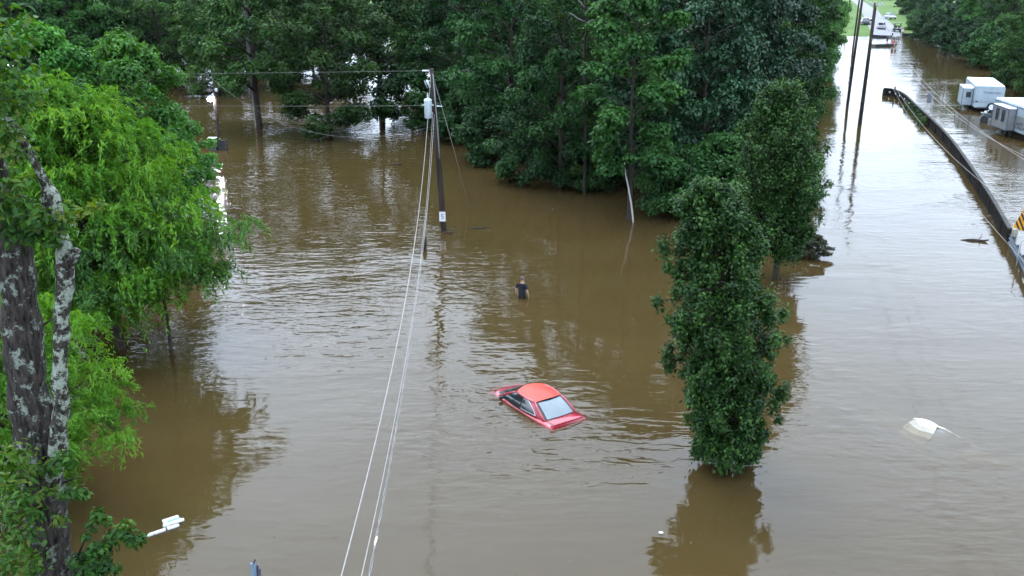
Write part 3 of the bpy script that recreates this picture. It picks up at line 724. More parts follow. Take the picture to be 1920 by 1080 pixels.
# ------------------------------------------------------------------ poles, wires, lamp
M['pole'] = bark('creosoted pole wood', (.008, .006, .005), (.035, .028, .022), None, .5, 3, .06)
M['wire'] = plain('weathered aluminium wire', (.20, .19, .18), .6, .1, var=.2)
M['wire_mid'] = plain('dull grey wire', (.09, .088, .085), .7, var=.2)
M['wire_dark'] = plain('black insulated cable', (.05, .05, .05), .5)
M['galv'] = plain('galvanised steel', (.42, .44, .46), .45, .7)
M['porcelain'] = plain('grey porcelain', (.3, .31, .33), .3)
M['can'] = plain('pale grey enamel', (.34, .39, .42), .4, var=.12)
M['white'] = plain('white paint', (.42, .42, .41), .45, var=.08)
M['black'] = plain('black rubber', (.012, .012, .013), .6)
M['navy'] = plain('navy ink', (.01, .02, .16), .6, var=.05)
def pole(name, label, base, top, r0, r1, group=None):
    e = empty(name, (base.x, base.y, 0)); o = Vector((base.x, base.y, 0)); t = top - o
    mb = MB(); ax = t.normalized(); mb.tube([Vector((0, 0, 0)) - ax * .85, Vector((0, 0, 0)), t * .5, t], [r0, r0, (r0 + r1) / 2, r1], 12)
    mb.build('shaft', M['pole'], e, True); tag(e, label, 'utility pole', group); return e, t
def text_mesh(txt, size, name, mat, parent, loc, rot, extrude=.002):
    c = bpy.data.curves.new(name, 'FONT'); c.body = txt; c.size = size; c.align_x = 'CENTER'; c.align_y = 'CENTER'; c.extrude = extrude; c.resolution_u = 2
    t = bpy.data.objects.new(name + '_tmp', c); COL.objects.link(t)
    dg = bpy.context.evaluated_depsgraph_get(); me = bpy.data.meshes.new_from_object(t.evaluated_get(dg)); bpy.data.objects.remove(t)
    me.materials.clear(); o = link(name, me, mat, parent); o.location = loc; o.rotation_euler = rot; return o

B0 = G(832, 432); T0 = D(809, 128, B0.y)
e0, t0 = pole('utility_pole', 'leaning utility pole with transformer and white number plate', B0, T0, .17, .12)
at0 = lambda k: t0 * k
# transformer can on the left of the pole
tc_ = at0(.765) + Vector((-.33, -.12, 0))
MB().lathe([(.17, -.52), (.20, -.50), (.205, .40), (.215, .44), (.19, .49), (.05, .55)], 20, tuple(tc_)).build('transformer', M['can'], e0, True)
MB().lathe([(.045, .5), (.06, .56), (.035, .6), (.06, .66), (.03, .74), (.02, .82)], 10, tuple(tc_)).build('bushing', M['porcelain'], e0, True)
for k in (-.26, .24): MB().box(tc_ + Vector((.21, .06, k)), (.14, .05, .1)).build('bracket', M['galv'], e0)
for s_ in (-1, 1): MB().cyl(tc_ + Vector((-.24 if s_ < 0 else .25, -.08, .18)), .035, .12, 8, 'X').build('terminal', M['porcelain'], e0)
MB().tube([at0(.985) + Vector((-.06, 0, 0)), at0(.985) + Vector((-.5, -.02, 0))], [.05, .05], 8).build('insulator', M['porcelain'], e0, True)
MB().tube([at0(.92) + Vector((-.3, -.12, .12)), at0(.92) + Vector((-.14, -.12, -.28))], [.05, .05], 8).build('fuse_cutout', M['can'], e0, True)
MB().tube([at0(.92) + Vector((-.42, -.12, .08)), at0(.92) + Vector((-.26, -.12, -.32))], [.022, .022], 6).build('fuse_tube', M['porcelain'], e0, True)
MB().tube([at0(.925), at0(.925) + Vector((-.22, -.1, .02))], [.03, .03], 6).build('cutout_arm', M['galv'], e0)
MB().tube([at0(.78) + Vector((-.1, -.1, 0)), at0(.78) + Vector((.42, .05, -.05))], [.025, .025], 6).build('through_bolt', M['galv'], e0)
MB().tube([at0(.97) + Vector((.06, -.13, 0)), at0(.7) + Vector((.10, -.17, 0)), at0(.5) + Vector((.09, -.17, 0)), at0(.46) + Vector((.08, -.15, 0))], [.03] * 4, 6).build('riser_conduit', plain('grey conduit', (.12, .12, .12), .6), e0, True)
pl = at0(.095) + Vector((0, -.18, 0))
mbp = MB().box(pl, (.34, .02, .54)); plate = mbp.build('number_plate', M['white'], e0)
text_mesh('5', .42, 'number', M['navy'], plate, pl + Vector((0, -.014, -.02)), (R(90), 0, 0))
mb = MB()
for k in range(3): mb.box(pl + Vector((0, -.012, .21 - .045 * k)), (.2 - .03 * k, .004, .014))
mb.build('small_print', plain('grey print', (.3, .32, .36), .7), plate)

def tubewire(name, pts, r, mat, label, cat='wire', group=None):
    mb = MB(); mb.tube(pts, r, 5); o = mb.build(name, mat, None, True); tag(o, label, cat, group); return o
def quad3(a, m, b, n=40, t1=1.0):
    """smooth hanging curve through a, m, b: straight in plan, parabola in height"""
    ab = b - a; L2 = ab.x ** 2 + ab.y ** 2; tm = ((m.x - a.x) * ab.x + (m.y - a.y) * ab.y) / L2
    # z = a.z + c1 t + c2 t^2
    c2 = ((m.z - a.z) - tm * (b.z - a.z)) / (tm * tm - tm); c1 = (b.z - a.z) - c2
    return [Vector((a.x + ab.x * t, a.y + ab.y * t, a.z + c1 * t + c2 * t * t)) for t in (t1 * i / n for i in range(n + 1))]
def on_plan(a, b, px, py):
    """point of the vertical plane a-b seen at that spot of the place"""
    d = ray(px, py); nx, ny = (b.y - a.y), -(b.x - a.x)
    t = (nx * a.x + ny * a.y) / (nx * d.x + ny * d.y); return Vector((d.x * t, d.y * t, CAM_H + d.z * t))
o0 = Vector((B0.x, B0.y, 0))
a = o0 + at0(.97) + Vector((-.05, -.12, 0)); b = D(640, 1080, 8.6); tubewire('power_line', quad3(a, on_plan(a, b, 763, 546), b, 60, 1.2), .0085, M['wire'], 'left pale power line running from the transformer pole down to the bottom edge', 'wire', 'lines towards the viewer')
a = o0 + at0(.74) + Vector((-.1, -.2, 0)); b = D(678, 1080, 9.0); tubewire('power_line', quad3(a, on_plan(a, b, 779, 558), b, 60, 1.2), .007, M['wire'], 'middle pale power line running from below the transformer to the bottom edge', 'wire', 'lines towards the viewer')
# twisted service cable
b = D(692, 1080, 9.1); a = o0 + at0(.73) + Vector((-.02, -.2, 0)); pts = quad3(a, on_plan(a, b, 777, 590), b, 400, 1.2)
mb = MB()
tw_ = [p + Vector((math.cos(i * .55) * .012, 0, math.sin(i * .55) * .012)) for i, p in enumerate(pts)]; mb.tube(tw_, .007, 4)
tw2 = [p - Vector((math.cos(i * .55) * .012, 0, math.sin(i * .55) * .012)) for i, p in enumerate(pts)]; mb.tube(tw2, .007, 4)
tag(mb.build('service_cable', plain('twisted grey cable', (.13, .125, .12), .6, var=.4, scale=3), None, True), 'right twisted dark service cable running to the bottom edge', 'cable')
cpt = min(pts, key=lambda p: abs((ray(703, 1016).z / ray(703, 1016).y) - ((p.z - CAM_H) / max(.1, p.y))))
MB().tube([cpt + Vector((0, -.12, 0)), cpt + Vector((0, -.04, 0)), cpt + Vector((0, .06, 0)), cpt + Vector((0, .12, 0))], [.008, .016, .016, .008], 8).build('cable_splice', M['white'], None, True)
tag(bpy.data.objects['cable_splice'], 'small white splice on the twisted cable near the bottom edge', 'cable splice')
a = o0 + at0(.985) + Vector((-.5, 0, 0)); b = D(150, 141, 53); tubewire('power_line', quad3(a, on_plan(a, b, 560, 136), b, 30), .008, M['wire_mid'], 'upper wire running left from the transformer pole top', 'wire', 'wires going left')
a = o0 + at0(.78) + Vector((-.3, 0, 0)); b = D(150, 196, 53); tubewire('power_line', quad3(a, on_plan(a, b, 560, 199), b, 30), .008, M['wire_mid'], 'lower wire running left from the transformer level', 'wire', 'wires going left')
BL = G(412, 280); TL = D(401, 150, BL.y)
a = o0 + at0(.66); b = TL; tubewire('service_drop', quad3(a, on_plan(a, b, 640, 256), b, 40), .008, M['wire_mid'], 'sagging service cable from transformer pole to lamp pole', 'cable')
a = o0 + at0(.93) + Vector((.1, 0, 0)); tubewire('guy_wire', [a, a.lerp(G(882, 390), .5), G(882, 390) + Vector((0, 0, -.3))], .014, M['wire'], 'straight guy wire slanting right from the transformer pole into water', 'guy wire')
# lamp pole
eL, tL = pole('lamp_pole', 'slim lamp pole with a lit lamp above a dark cabinet', BL, TL, .14, .10)
eL['category'] = 'lamp pole'
lp = D(398, 183, BL.y) - Vector((BL.x, BL.y, 0)) + Vector((-.02, -.45, 0))
pj = tL * ((lp.z + .25) / tL.z)
MB().tube([pj, pj + Vector((-.1, -.2, .1)), lp + Vector((0, .05, .14))], [.03, .03, .03], 6).build('lamp_arm', M['galv'], eL, True)
MB().lathe([(.06, .2), (.14, .16), (.24, .05), (.25, .02)], 16, tuple(lp)).build('lamp_hood', M['galv'], eL, True)
em, n, b_ = new_mat('lit lamp glass'); b_.inputs['Emission Color'].default_value = (.93, .93, 1, 1); b_.inputs['Emission Strength'].default_value = 150; b_.inputs['Base Color'].default_value = (.9, .9, .9, 1)
nn = N(n, 'ShaderNodeTexNoise'); nn.inputs['Scale'].default_value = 2; mrr = N(n, 'ShaderNodeMapRange'); mrr.inputs['To Min'].default_value = 130; mrr.inputs['To Max'].default_value = 170; n.links.new(nn.outputs[0], mrr.inputs['Value']); n.links.new(mrr.outputs[0], b_.inputs['Emission Strength'])
MB().lathe([(.06, .06), (.2, .03), (.23, -.06), (.19, -.17), (.08, -.24)], 16, tuple(lp)).build('lamp_globe', em, eL, True)
g2 = tL * .86 + Vector((.16, -.12, 0))
MB().lathe([(.04, .16), (.12, .1), (.13, 0), (.1, -.1), (.04, -.14)], 12, tuple(g2)).build('meter_globe', M['porcelain'], eL, True)
MB().tube([tL * .5 + Vector((-.14, -.08, 0)), tL * .78 + Vector((-.12, -.08, 0)), tL * .8 + Vector((-.12, -.08, 0))], [.045] * 3, 6).build('conduit', M['galv'], eL, True)
# dark cabinet and wire cage at the lamp pole foot
pc = G(401, 281); s22 = 24.0
eC = empty('utility_cabinet', (pc.x, pc.y, 0)); tag(eC, 'dark utility cabinet half sunk at the foot of the lamp pole', 'cabinet')
M['cab'] = plain('dark weathered metal', (.035, .035, .035), .6, var=.5, scale=2)
MB().box((-.05, .1, .3), (.62, .5, 1.3)).build('cabinet_body', M['cab'], eC, bevel=.02)
MB().box((-.05, .08, .975), (.68, .56, .05)).build('lid', plain('pale weathered lid', (.4, .4, .38), .6), eC, bevel=.01)
for k in range(4): MB().box((-.05, -.165, .25 + .15 * k), (.5, .02, .05), rx=.4).build('louver', M['cab'], eC)
pc2 = G(419, 280); eK = empty('wire_cage', (pc2.x, pc2.y, 0)); tag(eK, 'low dark wire cage right of the lamp pole foot', 'cage')
mb = MB()
for x in (-.28, .28):
    for y in (-.25, .25): mb.box((x, y, .2), (.05, .05, 1.3))
mb.build('corner_post', M['cab'], eK)
for z in (-.1, .2, .5, .8):
    mb = MB(); mb.box((0, -.25, z), (.5, .025, .03)); mb.box((0, .25, z), (.5, .025, .03)); mb.box((-.28, 0, z), (.025, .44, .03)); mb.box((.28, 0, z), (.025, .44, .03)); mb.build('rail', M['cab'], eK)
mb = MB()
for k in range(7): mb.box((-.21 + .07 * k, -.235, .35), (.012, .012, .96))
mb.build('wire_mesh', M['cab'], eK)
MB().box((0, .02, .25), (.42, .36, 1.0)).build('pump_box', plain('black pump housing', (.015, .015, .016), .5), eK, bevel=.03)
# leaning stub post
q = G(795, 468)
mb = noisy_tube([(-.08, 0, -.8), (0, 0, 0), (.06, 0, .42), (.08, .02, .66)], [.16, .15, .12, .06], 9, 5, .01)
o = mb.build('stub_post', M['pole'], None, True); o.location = (q.x, q.y, 0); tag(o, 'short dark leaning post sticking out of water beside the wires', 'post')

# roadside poles
PG = 'poles along the flooded road'
B1 = G(1612, 233); T1 = D(1642, 5, B1.y); e1, t1 = pole('utility_pole', 'nearest utility pole standing in the flooded road', B1, T1, .19, .14, PG)
B2 = G(1589, 197); T2 = D(1618, -10, B2.y); e2, t2 = pole('utility_pole', 'utility pole in the flooded road just left of the nearest one', B2, T2, .16, .12, PG)
B3 = G(1599, 93); T3 = D(1614, -22, B3.y); e3, t3 = pole('utility_pole', 'thin utility pole at the far end of the flooded road', B3, T3, .17, .13, PG)
q = gz(1588, 37); e4, _ = pole('utility_pole', 'utility pole on the grass bank left of the dry road', q, D(1597, -20, q.y), .2, .16, PG)
q = gz(1577, 16); e5, _ = pole('utility_pole', 'farthest utility pole on the grass bank', q, D(1581, -30, q.y), .2, .16, PG)
for ee, tt in ((e1, t1), (e2, t2)):
    MB().box(tt * .985 + Vector((0, -.15, 0)), (1.9, .09, .11), rz=R(-72)).build('crossarm', M['galv'], ee)
    for k in (-.8, 0, .8): MB().lathe([(.04, 0), (.06, .06), (.035, .1), (.055, .15), (.03, .2)], 8, tuple(tt * .985 + Vector((k * math.cos(R(-72)), -.15 + k * math.sin(R(-72)), .05)))).build('insulator', M['porcelain'], ee)
RW = 'wires crossing to the right'
o1 = Vector((B1.x, B1.y, 0))
for (s0, mpt, ept, lab, rr) in [
    (t1 * .995, (1706, 132), (1920, 292), 'upper wire of the pair dropping from the nearest roadside pole past the trailers', .008),
    (t1 * .975, (1716, 134), (1920, 299), 'lower wire of the pair dropping from the nearest roadside pole past the trailers', .008),
    (t1 * .72, (1700, 196), (1920, 402), 'slack cable dropping from the roadside pole over the bridge wall to the striped sign', .0085),
    (t1 * .70, (1730, 258), (1920, 490), 'lowest slack cable sweeping over the bridge wall to the right edge', .0075)]:
    a = o1 + s0; b = D(*ept, 31); tubewire('power_line', quad3(a, on_plan(a, b, *mpt), b, 50, 1.12), rr, M['wire'], lab, 'wire', RW)
tubewire('power_line', quad3(o1 + t1 * .99, (o1 + t1 * .99 + Vector((B2.x, B2.y, 0)) + t2 * .98) / 2 - Vector((0, 0, .15)), Vector((B2.x, B2.y, 0)) + t2 * .98, 16), .025, M['wire'], 'short wire joining the tops of the two nearest roadside poles', 'wire', 'wires along the road')
o2 = Vector((B2.x, B2.y, 0)); o3 = Vector((B3.x, B3.y, 0))
tubewire('power_line', quad3(o2 + t2 * .97, (o2 + t2 * .97 + o3 + t3 * .97) / 2 - Vector((0, 0, .9)), o3 + t3 * .97, 24), .03, M['wire'], 'wire running away between the roadside poles towards the dry road', 'wire', 'wires along the road')

# ------------------------------------------------------------------ bridge wall, guardrail, signs
path = [G(*p) for p in [(1656, 178), (1673, 180), (1693, 189), (1718, 213), (1745, 239), (1778, 275), (1820, 336), (1858, 398), (1889, 456)]]
def resample(P, step):
    # Catmull-Rom then even steps
    fine = []
    for i in range(len(P) - 1):
        p0, p1, p2, p3 = P[max(i - 1, 0)], P[i], P[i + 1], P[min(i + 2, len(P) - 1)]
        for j in range(24):
            t = j / 24; fine.append(.5 * ((2 * p1) + (p2 - p0) * t + (2 * p0 - 5 * p1 + 4 * p2 - p3) * t * t + (3 * p1 - p0 - 3 * p2 + p3) * t ** 3))
    fine.append(P[-1]); outp = [fine[0]]; acc = 0
    for a_, b_ in zip(fine, fine[1:]):
        acc += (b_ - a_).length
        if acc >= step: outp.append(b_); acc = 0
    if (outp[-1] - P[-1]).length > .05: outp.append(P[-1])
    return outp
def sweep(mb, P, prof):
    """prof: closed list of (offset to the right, z)"""
    n = len(prof); vs = []
    for i, p in enumerate(P):
        t = (P[min(i + 1, len(P) - 1)] - P[max(i - 1, 0)]); t.z = 0; t.normalize(); nrm = Vector((-t.y, t.x, 0))
        for o_, z in prof: vs.append(p + nrm * o_ + Vector((0, 0, z)))
    fs = [(i * n + k, i * n + (k + 1) % n, (i + 1) * n + (k + 1) % n, (i + 1) * n + k) for i in range(len(P) - 1) for k in range(n)]
    fs += [tuple(range(n)), tuple((len(P) - 1) * n + k for k in range(n))[::-1]]
    mb.add(vs, fs)
WP = resample(path, .8)
eW = empty('bridge_wall', WP[len(WP) // 2]); ow = WP[len(WP) // 2]
PW = [p - ow for p in WP]
tag(eW, 'long curved dark bridge wall standing out of the flood', 'wall')
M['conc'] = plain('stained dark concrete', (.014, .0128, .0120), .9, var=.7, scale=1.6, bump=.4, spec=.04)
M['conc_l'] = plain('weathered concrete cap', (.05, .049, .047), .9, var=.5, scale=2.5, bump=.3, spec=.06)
per = 5
for i in range(0, len(PW) - 1, per):
    seg = PW[i:i + per + 1]
    if len(seg) < 2: continue
    d0 = (seg[1] - seg[0]).normalized() * .012; d1 = (seg[-1] - seg[-2]).normalized() * .012
    seg = [seg[0] + d0] + seg[1:-1] + [seg[-1] - d1]
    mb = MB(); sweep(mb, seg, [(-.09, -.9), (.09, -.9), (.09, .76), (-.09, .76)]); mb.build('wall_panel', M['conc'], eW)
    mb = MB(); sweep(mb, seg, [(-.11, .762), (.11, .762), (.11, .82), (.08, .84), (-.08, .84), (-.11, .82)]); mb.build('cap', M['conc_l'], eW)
for i in range(0, len(PW), per):
    p = PW[i]; t = (PW[min(i + 1, len(PW) - 1)] - PW[max(i - 1, 0)]).normalized()
    MB().box(p + Vector((0, 0, -.1)), (.14, .24, 1.6), rz=math.atan2(t.y, t.x)).build('pilaster', M['conc'], eW)
for k, (px, py) in enumerate([(1669, 173), (1675, 176), (1693, 186), (1698, 190), (1703, 194), (1688, 180)]):
    # pale reflectors on the road face of the wall
    g_ = G(px, py, .42); i = min(range(len(WP)), key=lambda j: (WP[j] - g_).length); t = (WP[min(i + 1, len(WP) - 1)] - WP[max(i - 1, 0)]).normalized(); nr_ = Vector((-t.y, t.x, 0))
    if nr_.x > 0: nr_ = -nr_
    mb = MB(); mb.tube([WP[i] - ow + nr_ * .12 + Vector((0, 0, .4)), WP[i] - ow + nr_ * .2 + Vector((0, 0, .4))], .11, 10); mb.build('reflector', M['white'], eW)
p = PW[2]; MB().box(p + Vector((0, 0, 1.0)), (.12, .12, .34)).build('end_post', M['conc'], eW)
# vines hanging on the wall
for pxs, seed, lab in [(((1700, 196), (1706, 200), (1712, 206), (1718, 214)), 71, 'green vine hanging over the bridge wall near its far end'), (((1724, 222), (1729, 228), (1733, 226)), 72, 'yellowish vine on the bridge wall below the small grey sign')]:
    cl = []
    for k, (px, py) in enumerate(pxs):
        g_ = G(px, py, .4); cl += [(g_, .32, 50, .3), (g_ + Vector((-.15, -.25, -.25)), .28, 36, .4), (g_ + Vector((.1, .1, .35)), .2, 14, .4)]
    c0 = cl[0][0].copy(); c0.z = 0
    me = leaf_cloud([(c - c0, r, n, t) for c, r, n, t in cl], seed, .2, .13); o = link('vine', me, M['vine']); o.location = c0; tag(o, lab, 'vine', 'vines on the bridge wall')
# W-beam guardrail from the wall end to the frame edge
gp = resample([G(1891, 462), G(1905, 488), G(1922, 522), G(1945, 575)], .5); og = gp[0]
eG = empty('guardrail', og); tag(eG, 'dark blue grey corrugated guardrail at the near end of the bridge wall', 'guardrail')
M['rail'] = plain('tarnished blue grey steel', (.035, .05, .07), .45, .4, var=.4, scale=3)
prof = [(-.05, .22), (-.05, .26), (.03, .31), (.03, .37), (-.05, .42), (-.05, .48), (.03, .53), (.03, .59), (-.05, .64), (-.05, .68), (-.06, .68), (-.06, .64), (.018, .59), (.018, .53), (-.06, .48), (-.06, .42), (.018, .37), (.018, .31), (-.06, .26), (-.06, .22)]
mb = MB(); sweep(mb, [p - og for p in gp], prof); mb.build('beam', M['rail'], eG)
mb = MB(); sweep(mb, [p - og + Vector((0, 0, -.02)) for p in gp], [(.06, .0), (.02, .0), (.02, .2), (.06, .2)]); mb.build('rub_rail', M['rail'], eG)
for i in range(1, len(gp), 3): MB().box(gp[i] - og + Vector((.09, 0, -.05)), (.14, .12, 1.5)).build('post', M['rail'], eG)
pE = WP[-1] + Vector((.25, .15, 0))
o = MB().box((0, 0, -.1), (.4, .4, 1.75)).build('end_block', plain('pale concrete post', (.19, .18, .14), .85, var=.4, scale=3, bump=.3), None, bevel=.03); o.location = pE; o.rotation_euler = (0, 0, .6); tag(o, 'pale square end post between bridge wall and guardrail', 'post')
q = G(1906, 497); o2_ = MB().tube([(0, 0, -.8), (0, 0, 1.2), (.12, -.05, 1.35), (.3, -.4, 1.3), (.55, -1.4, .4), (.75, -2.2, -.5)], .035, 6).build('pipe_rail', plain('pale painted pipe', (.3, .31, .31), .5), None, True); o2_.location = (q.x, q.y, 0); tag(o2_, 'pale bent pipe handrail behind the guardrail at the right edge', 'handrail')
# yellow and black object marker
qs = G(1908, 413, 1.2); qs.z = 0; eS = empty('hazard_sign', qs, R(-28)); tag(eS, 'tilted black and yellow striped hazard marker behind the bridge wall end', 'road sign')
yel = plain('yellow sheeting', (.42, .19, .008), .45, var=.12); blk = plain('black sheeting', (.01, .01, .01), .5, var=.05)
TILT = R(18)
rotm = Matrix.Rotation(TILT, 3, 'Y')
def sp(x, y, z): return rotm @ Vector((x, y, z - .4)) + Vector((0, 0, .4))
MB().add([sp(-.03, .03, -.8), sp(.03, .03, -.8), sp(.03, .03, 1.7), sp(-.03, .03, 1.7), sp(-.03, .08, -.8), sp(.03, .08, -.8), sp(.03, .08, 1.7), sp(-.03, .08, 1.7)], [(0, 1, 2, 3), (5, 4, 7, 6), (0, 4, 5, 1), (3, 2, 6, 7), (0, 3, 7, 4), (1, 5, 6, 2)]).build('post', M['galv'], eS)
W2, z0, z1 = .27, .72, 1.78
mb = MB(); mb.add([sp(-W2, 0, z0), sp(W2, 0, z0), sp(W2, 0, z1), sp(-W2, 0, z1), sp(-W2, .025, z0), sp(W2, .025, z0), sp(W2, .025, z1), sp(-W2, .025, z1)], [(0, 1, 2, 3), (5, 4, 7, 6), (0, 4, 5, 1), (3, 2, 6, 7), (0, 3, 7, 4), (1, 5, 6, 2)]); mb.build('panel', yel, eS)
for k in range(-1, 4):
    # diagonal black bars, clipped to the panel
    zb = z0 + k * .27; poly = []
    for (x, z) in [(-W2, zb + W2 * 2), (W2, zb), (W2, zb + .13), (-W2, zb + W2 * 2 + .13)]: poly.append((x, z))
    def clip(poly, lim, sgn):
        out_ = []
        for i in range(len(poly)):
            a_, b_ = poly[i], poly[(i + 1) % len(poly)]; ia = sgn * (a_[1] - lim) <= 0; ib = sgn * (b_[1] - lim) <= 0
            if ia: out_.append(a_)
            if ia != ib:
                t = (lim - a_[1]) / (b_[1] - a_[1]); out_.append((a_[0] + (b_[0] - a_[0]) * t, lim))
        return out_
    poly = clip(clip(poly, z1, 1), z0, -1)
    if len(poly) > 2:
        mb = MB(); mb.add([sp(x, -.004, z) for x, z in poly], [tuple(range(len(poly)))]); mb.build('stripe', blk, eS)
q = G(1733, 213); eS2 = empty('road_sign', (q.x + .5, q.y + .4, 0), R(-25)); tag(eS2, 'small grey sign seen from behind on a post beyond the bridge wall', 'road sign')
MB().box((0, 0, .4), (.06, .05, 2.4)).build('post', M['galv'], eS2)
MB().box((0, -.04, 1.55), (.42, .02, 1.05), ry=R(4)).build('panel', plain('dull sign back', (.10, .115, .14), .5, .3), eS2, bevel=.005)
# ------------------------------------------------------------------ red car (and the sunken pale car)
def glass_mat(name, c, rough=.05):
    m = plain(name, c, rough, var=.3, scale=1.5, spec=.9); return m
def patch(a, b, c, d, bulge, bd):
    """bilinear patch a-b bottom, d-c top, bulging along bd"""
    a, b, c, d, bd = map(Vector, (a, b, c, d, bd))
    return lambda u, v: (a.lerp(b, u)).lerp(d.lerp(c, u), v) + bd * (bulge * math.sin(math.pi * min(1, max(0, u))) * (1 - .35 * v) + .4 * bulge * math.sin(math.pi * v))
def car(name, label, paint, roof_paint, glass, rear_glass, seed, xb=-1.58, xt=-.86, cat='car'):
    e = empty(name); tag(e, label, cat)
    st = [(-2.18, .60, .42, .60), (-2.16, .74, .32, .74), (-2.08, .80, .28, .93), (-1.98, .815, .26, .985), (-1.6, .835, .24, .965), (-1.1, .845, .22, .93), (-.3, .85, .22, .91), (.5, .85, .22, .91), (.95, .845, .22, .90), (1.35, .83, .24, .86), (1.8, .79, .26, .77), (2.08, .70, .30, .66), (2.2, .52, .36, .55)]
    vs = []; fs = []
    for x, w, zb, zt in st:
        half = [(0, zb), (w * .8, zb), (w * .98, zb + .10), (w, (zb + zt) / 2 + .02), (w * .975, zt - .10), (w * .90, zt - .015), (w * .5, zt + .012), (0, zt + .02)]
        ring = [(x, y, z) for y, z in half] + [(x, -y, z) for y, z in half[-2:0:-1]]
        vs += ring
    n = 14
    for i in range(len(st) - 1):
        for k in range(n): fs.append((i * n + k, i * n + (k + 1) % n, (i + 1) * n + (k + 1) % n, (i + 1) * n + k))
    fs += [tuple(range(n)), tuple((len(st) - 1) * n + k for k in range(n))[::-1]]
    MB().add(vs, fs).build('body', paint, e, True, subsurf=2)
    zb, zt = .90, 1.315
    RL, RR, FL, FR = (xb, .64, zb + .03), (xb, -.64, zb + .03), (1.02, .70, zb - .03), (1.02, -.70, zb - .03)
    rl, rr_, fl, fr = (xt, .54, zt), (xt, -.54, zt), (.20, .56, zt), (.20, -.56, zt)
    rear = patch(RR, RL, rl, rr_, .09, (-1, 0, .35)); frontp = patch(FL, FR, fr, fl, .12, (1, 0, .35))
    left = patch(RL, FL, fl, rl, .105, (0, 1, .15)); right = patch(FR, RR, rr_, fr, .105, (0, -1, .15))
    shell = MB()
    for p in (rear, frontp, left, right): shell.grid(p, 12, 8)
    shell.build('cabin', plain(name + ' window surround', (.02, .02, .022), .35), e, True)
    def roof(u, v):
        a = left(u, 1); b_ = right(1 - u, 1); q = a.lerp(b_, v); ex = frontp(v, 1).x if False else 0
        q.z += .075 * math.sin(math.pi * v) ** .8 + .05 * math.sin(math.pi * u) * math.sin(math.pi * v) + .004; q.x += (.13 if u > .5 else -.12) * abs(2 * u - 1) ** 3 * math.sin(math.pi * v); return q
    MB().grid(roof, 14, 12).build('roof', roof_paint, e, True)
    def pane(nm, p, mat, u0, u1, v0, v1, off, cut=None):
        def fn(u, v):
            uu = u0 + (u1 - u0) * u; vv = v0 + (v1 - v0) * v
            if cut: uu, vv = cut(u, v, uu, vv)
            du = (p(min(1, uu + .01), vv) - p(max(0, uu - .01), vv)); dv = (p(uu, min(1, vv + .01)) - p(uu, max(0, vv - .01))); nn_ = du.cross(dv).normalized()
            return p(uu, vv) - nn_ * off
        return MB().grid(fn, 12, 8).build(nm, mat, e, True)
    pane('rear_window', rear, rear_glass, .07, .93, .07, .93, .012)
    pane('windscreen', frontp, glass, .06, .94, .05, .95, .012)
    slant = lambda s0, s1: (lambda u, v, uu, vv: (uu + s0 * v * (1 - u) + s1 * v * u, vv))
    pane('side_window', left, glass, .50, .95, .12, .92, .012, slant(0, -.02)); pane('quarter_window', left, glass, .16, .46, .14, .90, .012, slant(.03, 0))
    pane('side_window', right, glass, .05, .50, .12, .92, .012, slant(.02, 0)); pane('quarter_window', right, glass, .54, .84, .14, .90, .012, slant(0, -.03))
    # painted pillars along the window edges
    for sgn, pt in ((1, left), (-1, right)):
        pass
        f_ = (lambda u, v, P=pt, s=sgn: P(u, v) if s > 0 else P(1 - u, v))
        for nm, path_, r in [('rear_pillar', [f_(.0, -.04), f_(.0, .3), f_(0, .7), f_(0, 1.0)], .05), ('front_pillar', [f_(1, -.02), f_(1, .3), f_(1, .7), f_(1, 1)], .035), ('roof_rail', [f_(k / 8, 1.0) for k in range(9)], .042)]:
            MB().tube(path_, r, 8).build(nm, paint, e, True)
        def cp(u, v, f=f_): # broad C pillar sheet
            q = f(.005 + .135 * u + .025 * v, .02 + .97 * v); q.y += sgn * .014; return q
        MB().grid(cp, 4, 8).build('rear_quarter', paint, e, True)
        m0 = f_(.9, .12) + Vector((.02, sgn * .14, .02))
        if cat == 'car': MB().box(m0, (.1, .17, .11)).build('mirror', M['black'], e, bevel=.03)
        mb = MB(); mb.box((-2.14, sgn * .62, .78), (.10, .30, .16)); mb.build('tail_light', plain('dark red lens', (.16, .01, .01), .2), e, bevel=.03)
    # deck lip spoiler, number plate, cowl and wipers
    MB().tube([(-2.02, -.74, .985), (-2.07, -.4, 1.0), (-2.085, 0, 1.005), (-2.07, .4, 1.0), (-2.02, .74, .985)], .022, 8).build('boot_lip', paint, e, True)
    seam = plain(name + ' seam', (.01, .006, .006), .6)
    for sg in (1, -1):
        for x in (-.55, .86): MB().tube([(x, sg * .853, .4), (x + .01, sg * .858, .65), (x + .02, sg * .842, .84)], .008, 4).build('door_seam', seam, e)
        MB().box((-.38, sg * .865, .74), (.18, .03, .035)).build('door_handle', paint, e, bevel=.01)
        MB().tube([(-1.9, sg * .845, .56), (-.2, sg * .868, .56), (1.3, sg * .85, .56)], .018, 5).build('rub_strip', seam, e)
        fq = (lambda u, v, P=(left if sg > 0 else right), q=sg: (P(u, v) if q > 0 else P(1 - u, v)) + Vector((0, q * .02, .004)))
        MB().tube([fq(.15, .12), fq(.13, .35), fq(.17, .7), fq(.24, .92), fq(.46, .93), fq(.46, .12), fq(.15, .12)], .010, 5).build('window_trim', plain('bright trim', (.4, .4, .4), .3, .5), e)
        MB().tube([(-2.0, sg * .60, .99), (-1.62, sg * .62, .985)], .007, 4).build('boot_seam', seam, e)
    MB().tube([(-1.62, -.62, .985), (-1.66, 0, 1.0), (-1.62, .62, .985)], .010, 4).build('boot_seam', seam, e)
    MB().box((-2.185, 0, .66), (.02, .32, .16)).build('licence_plate', M['white'], e)
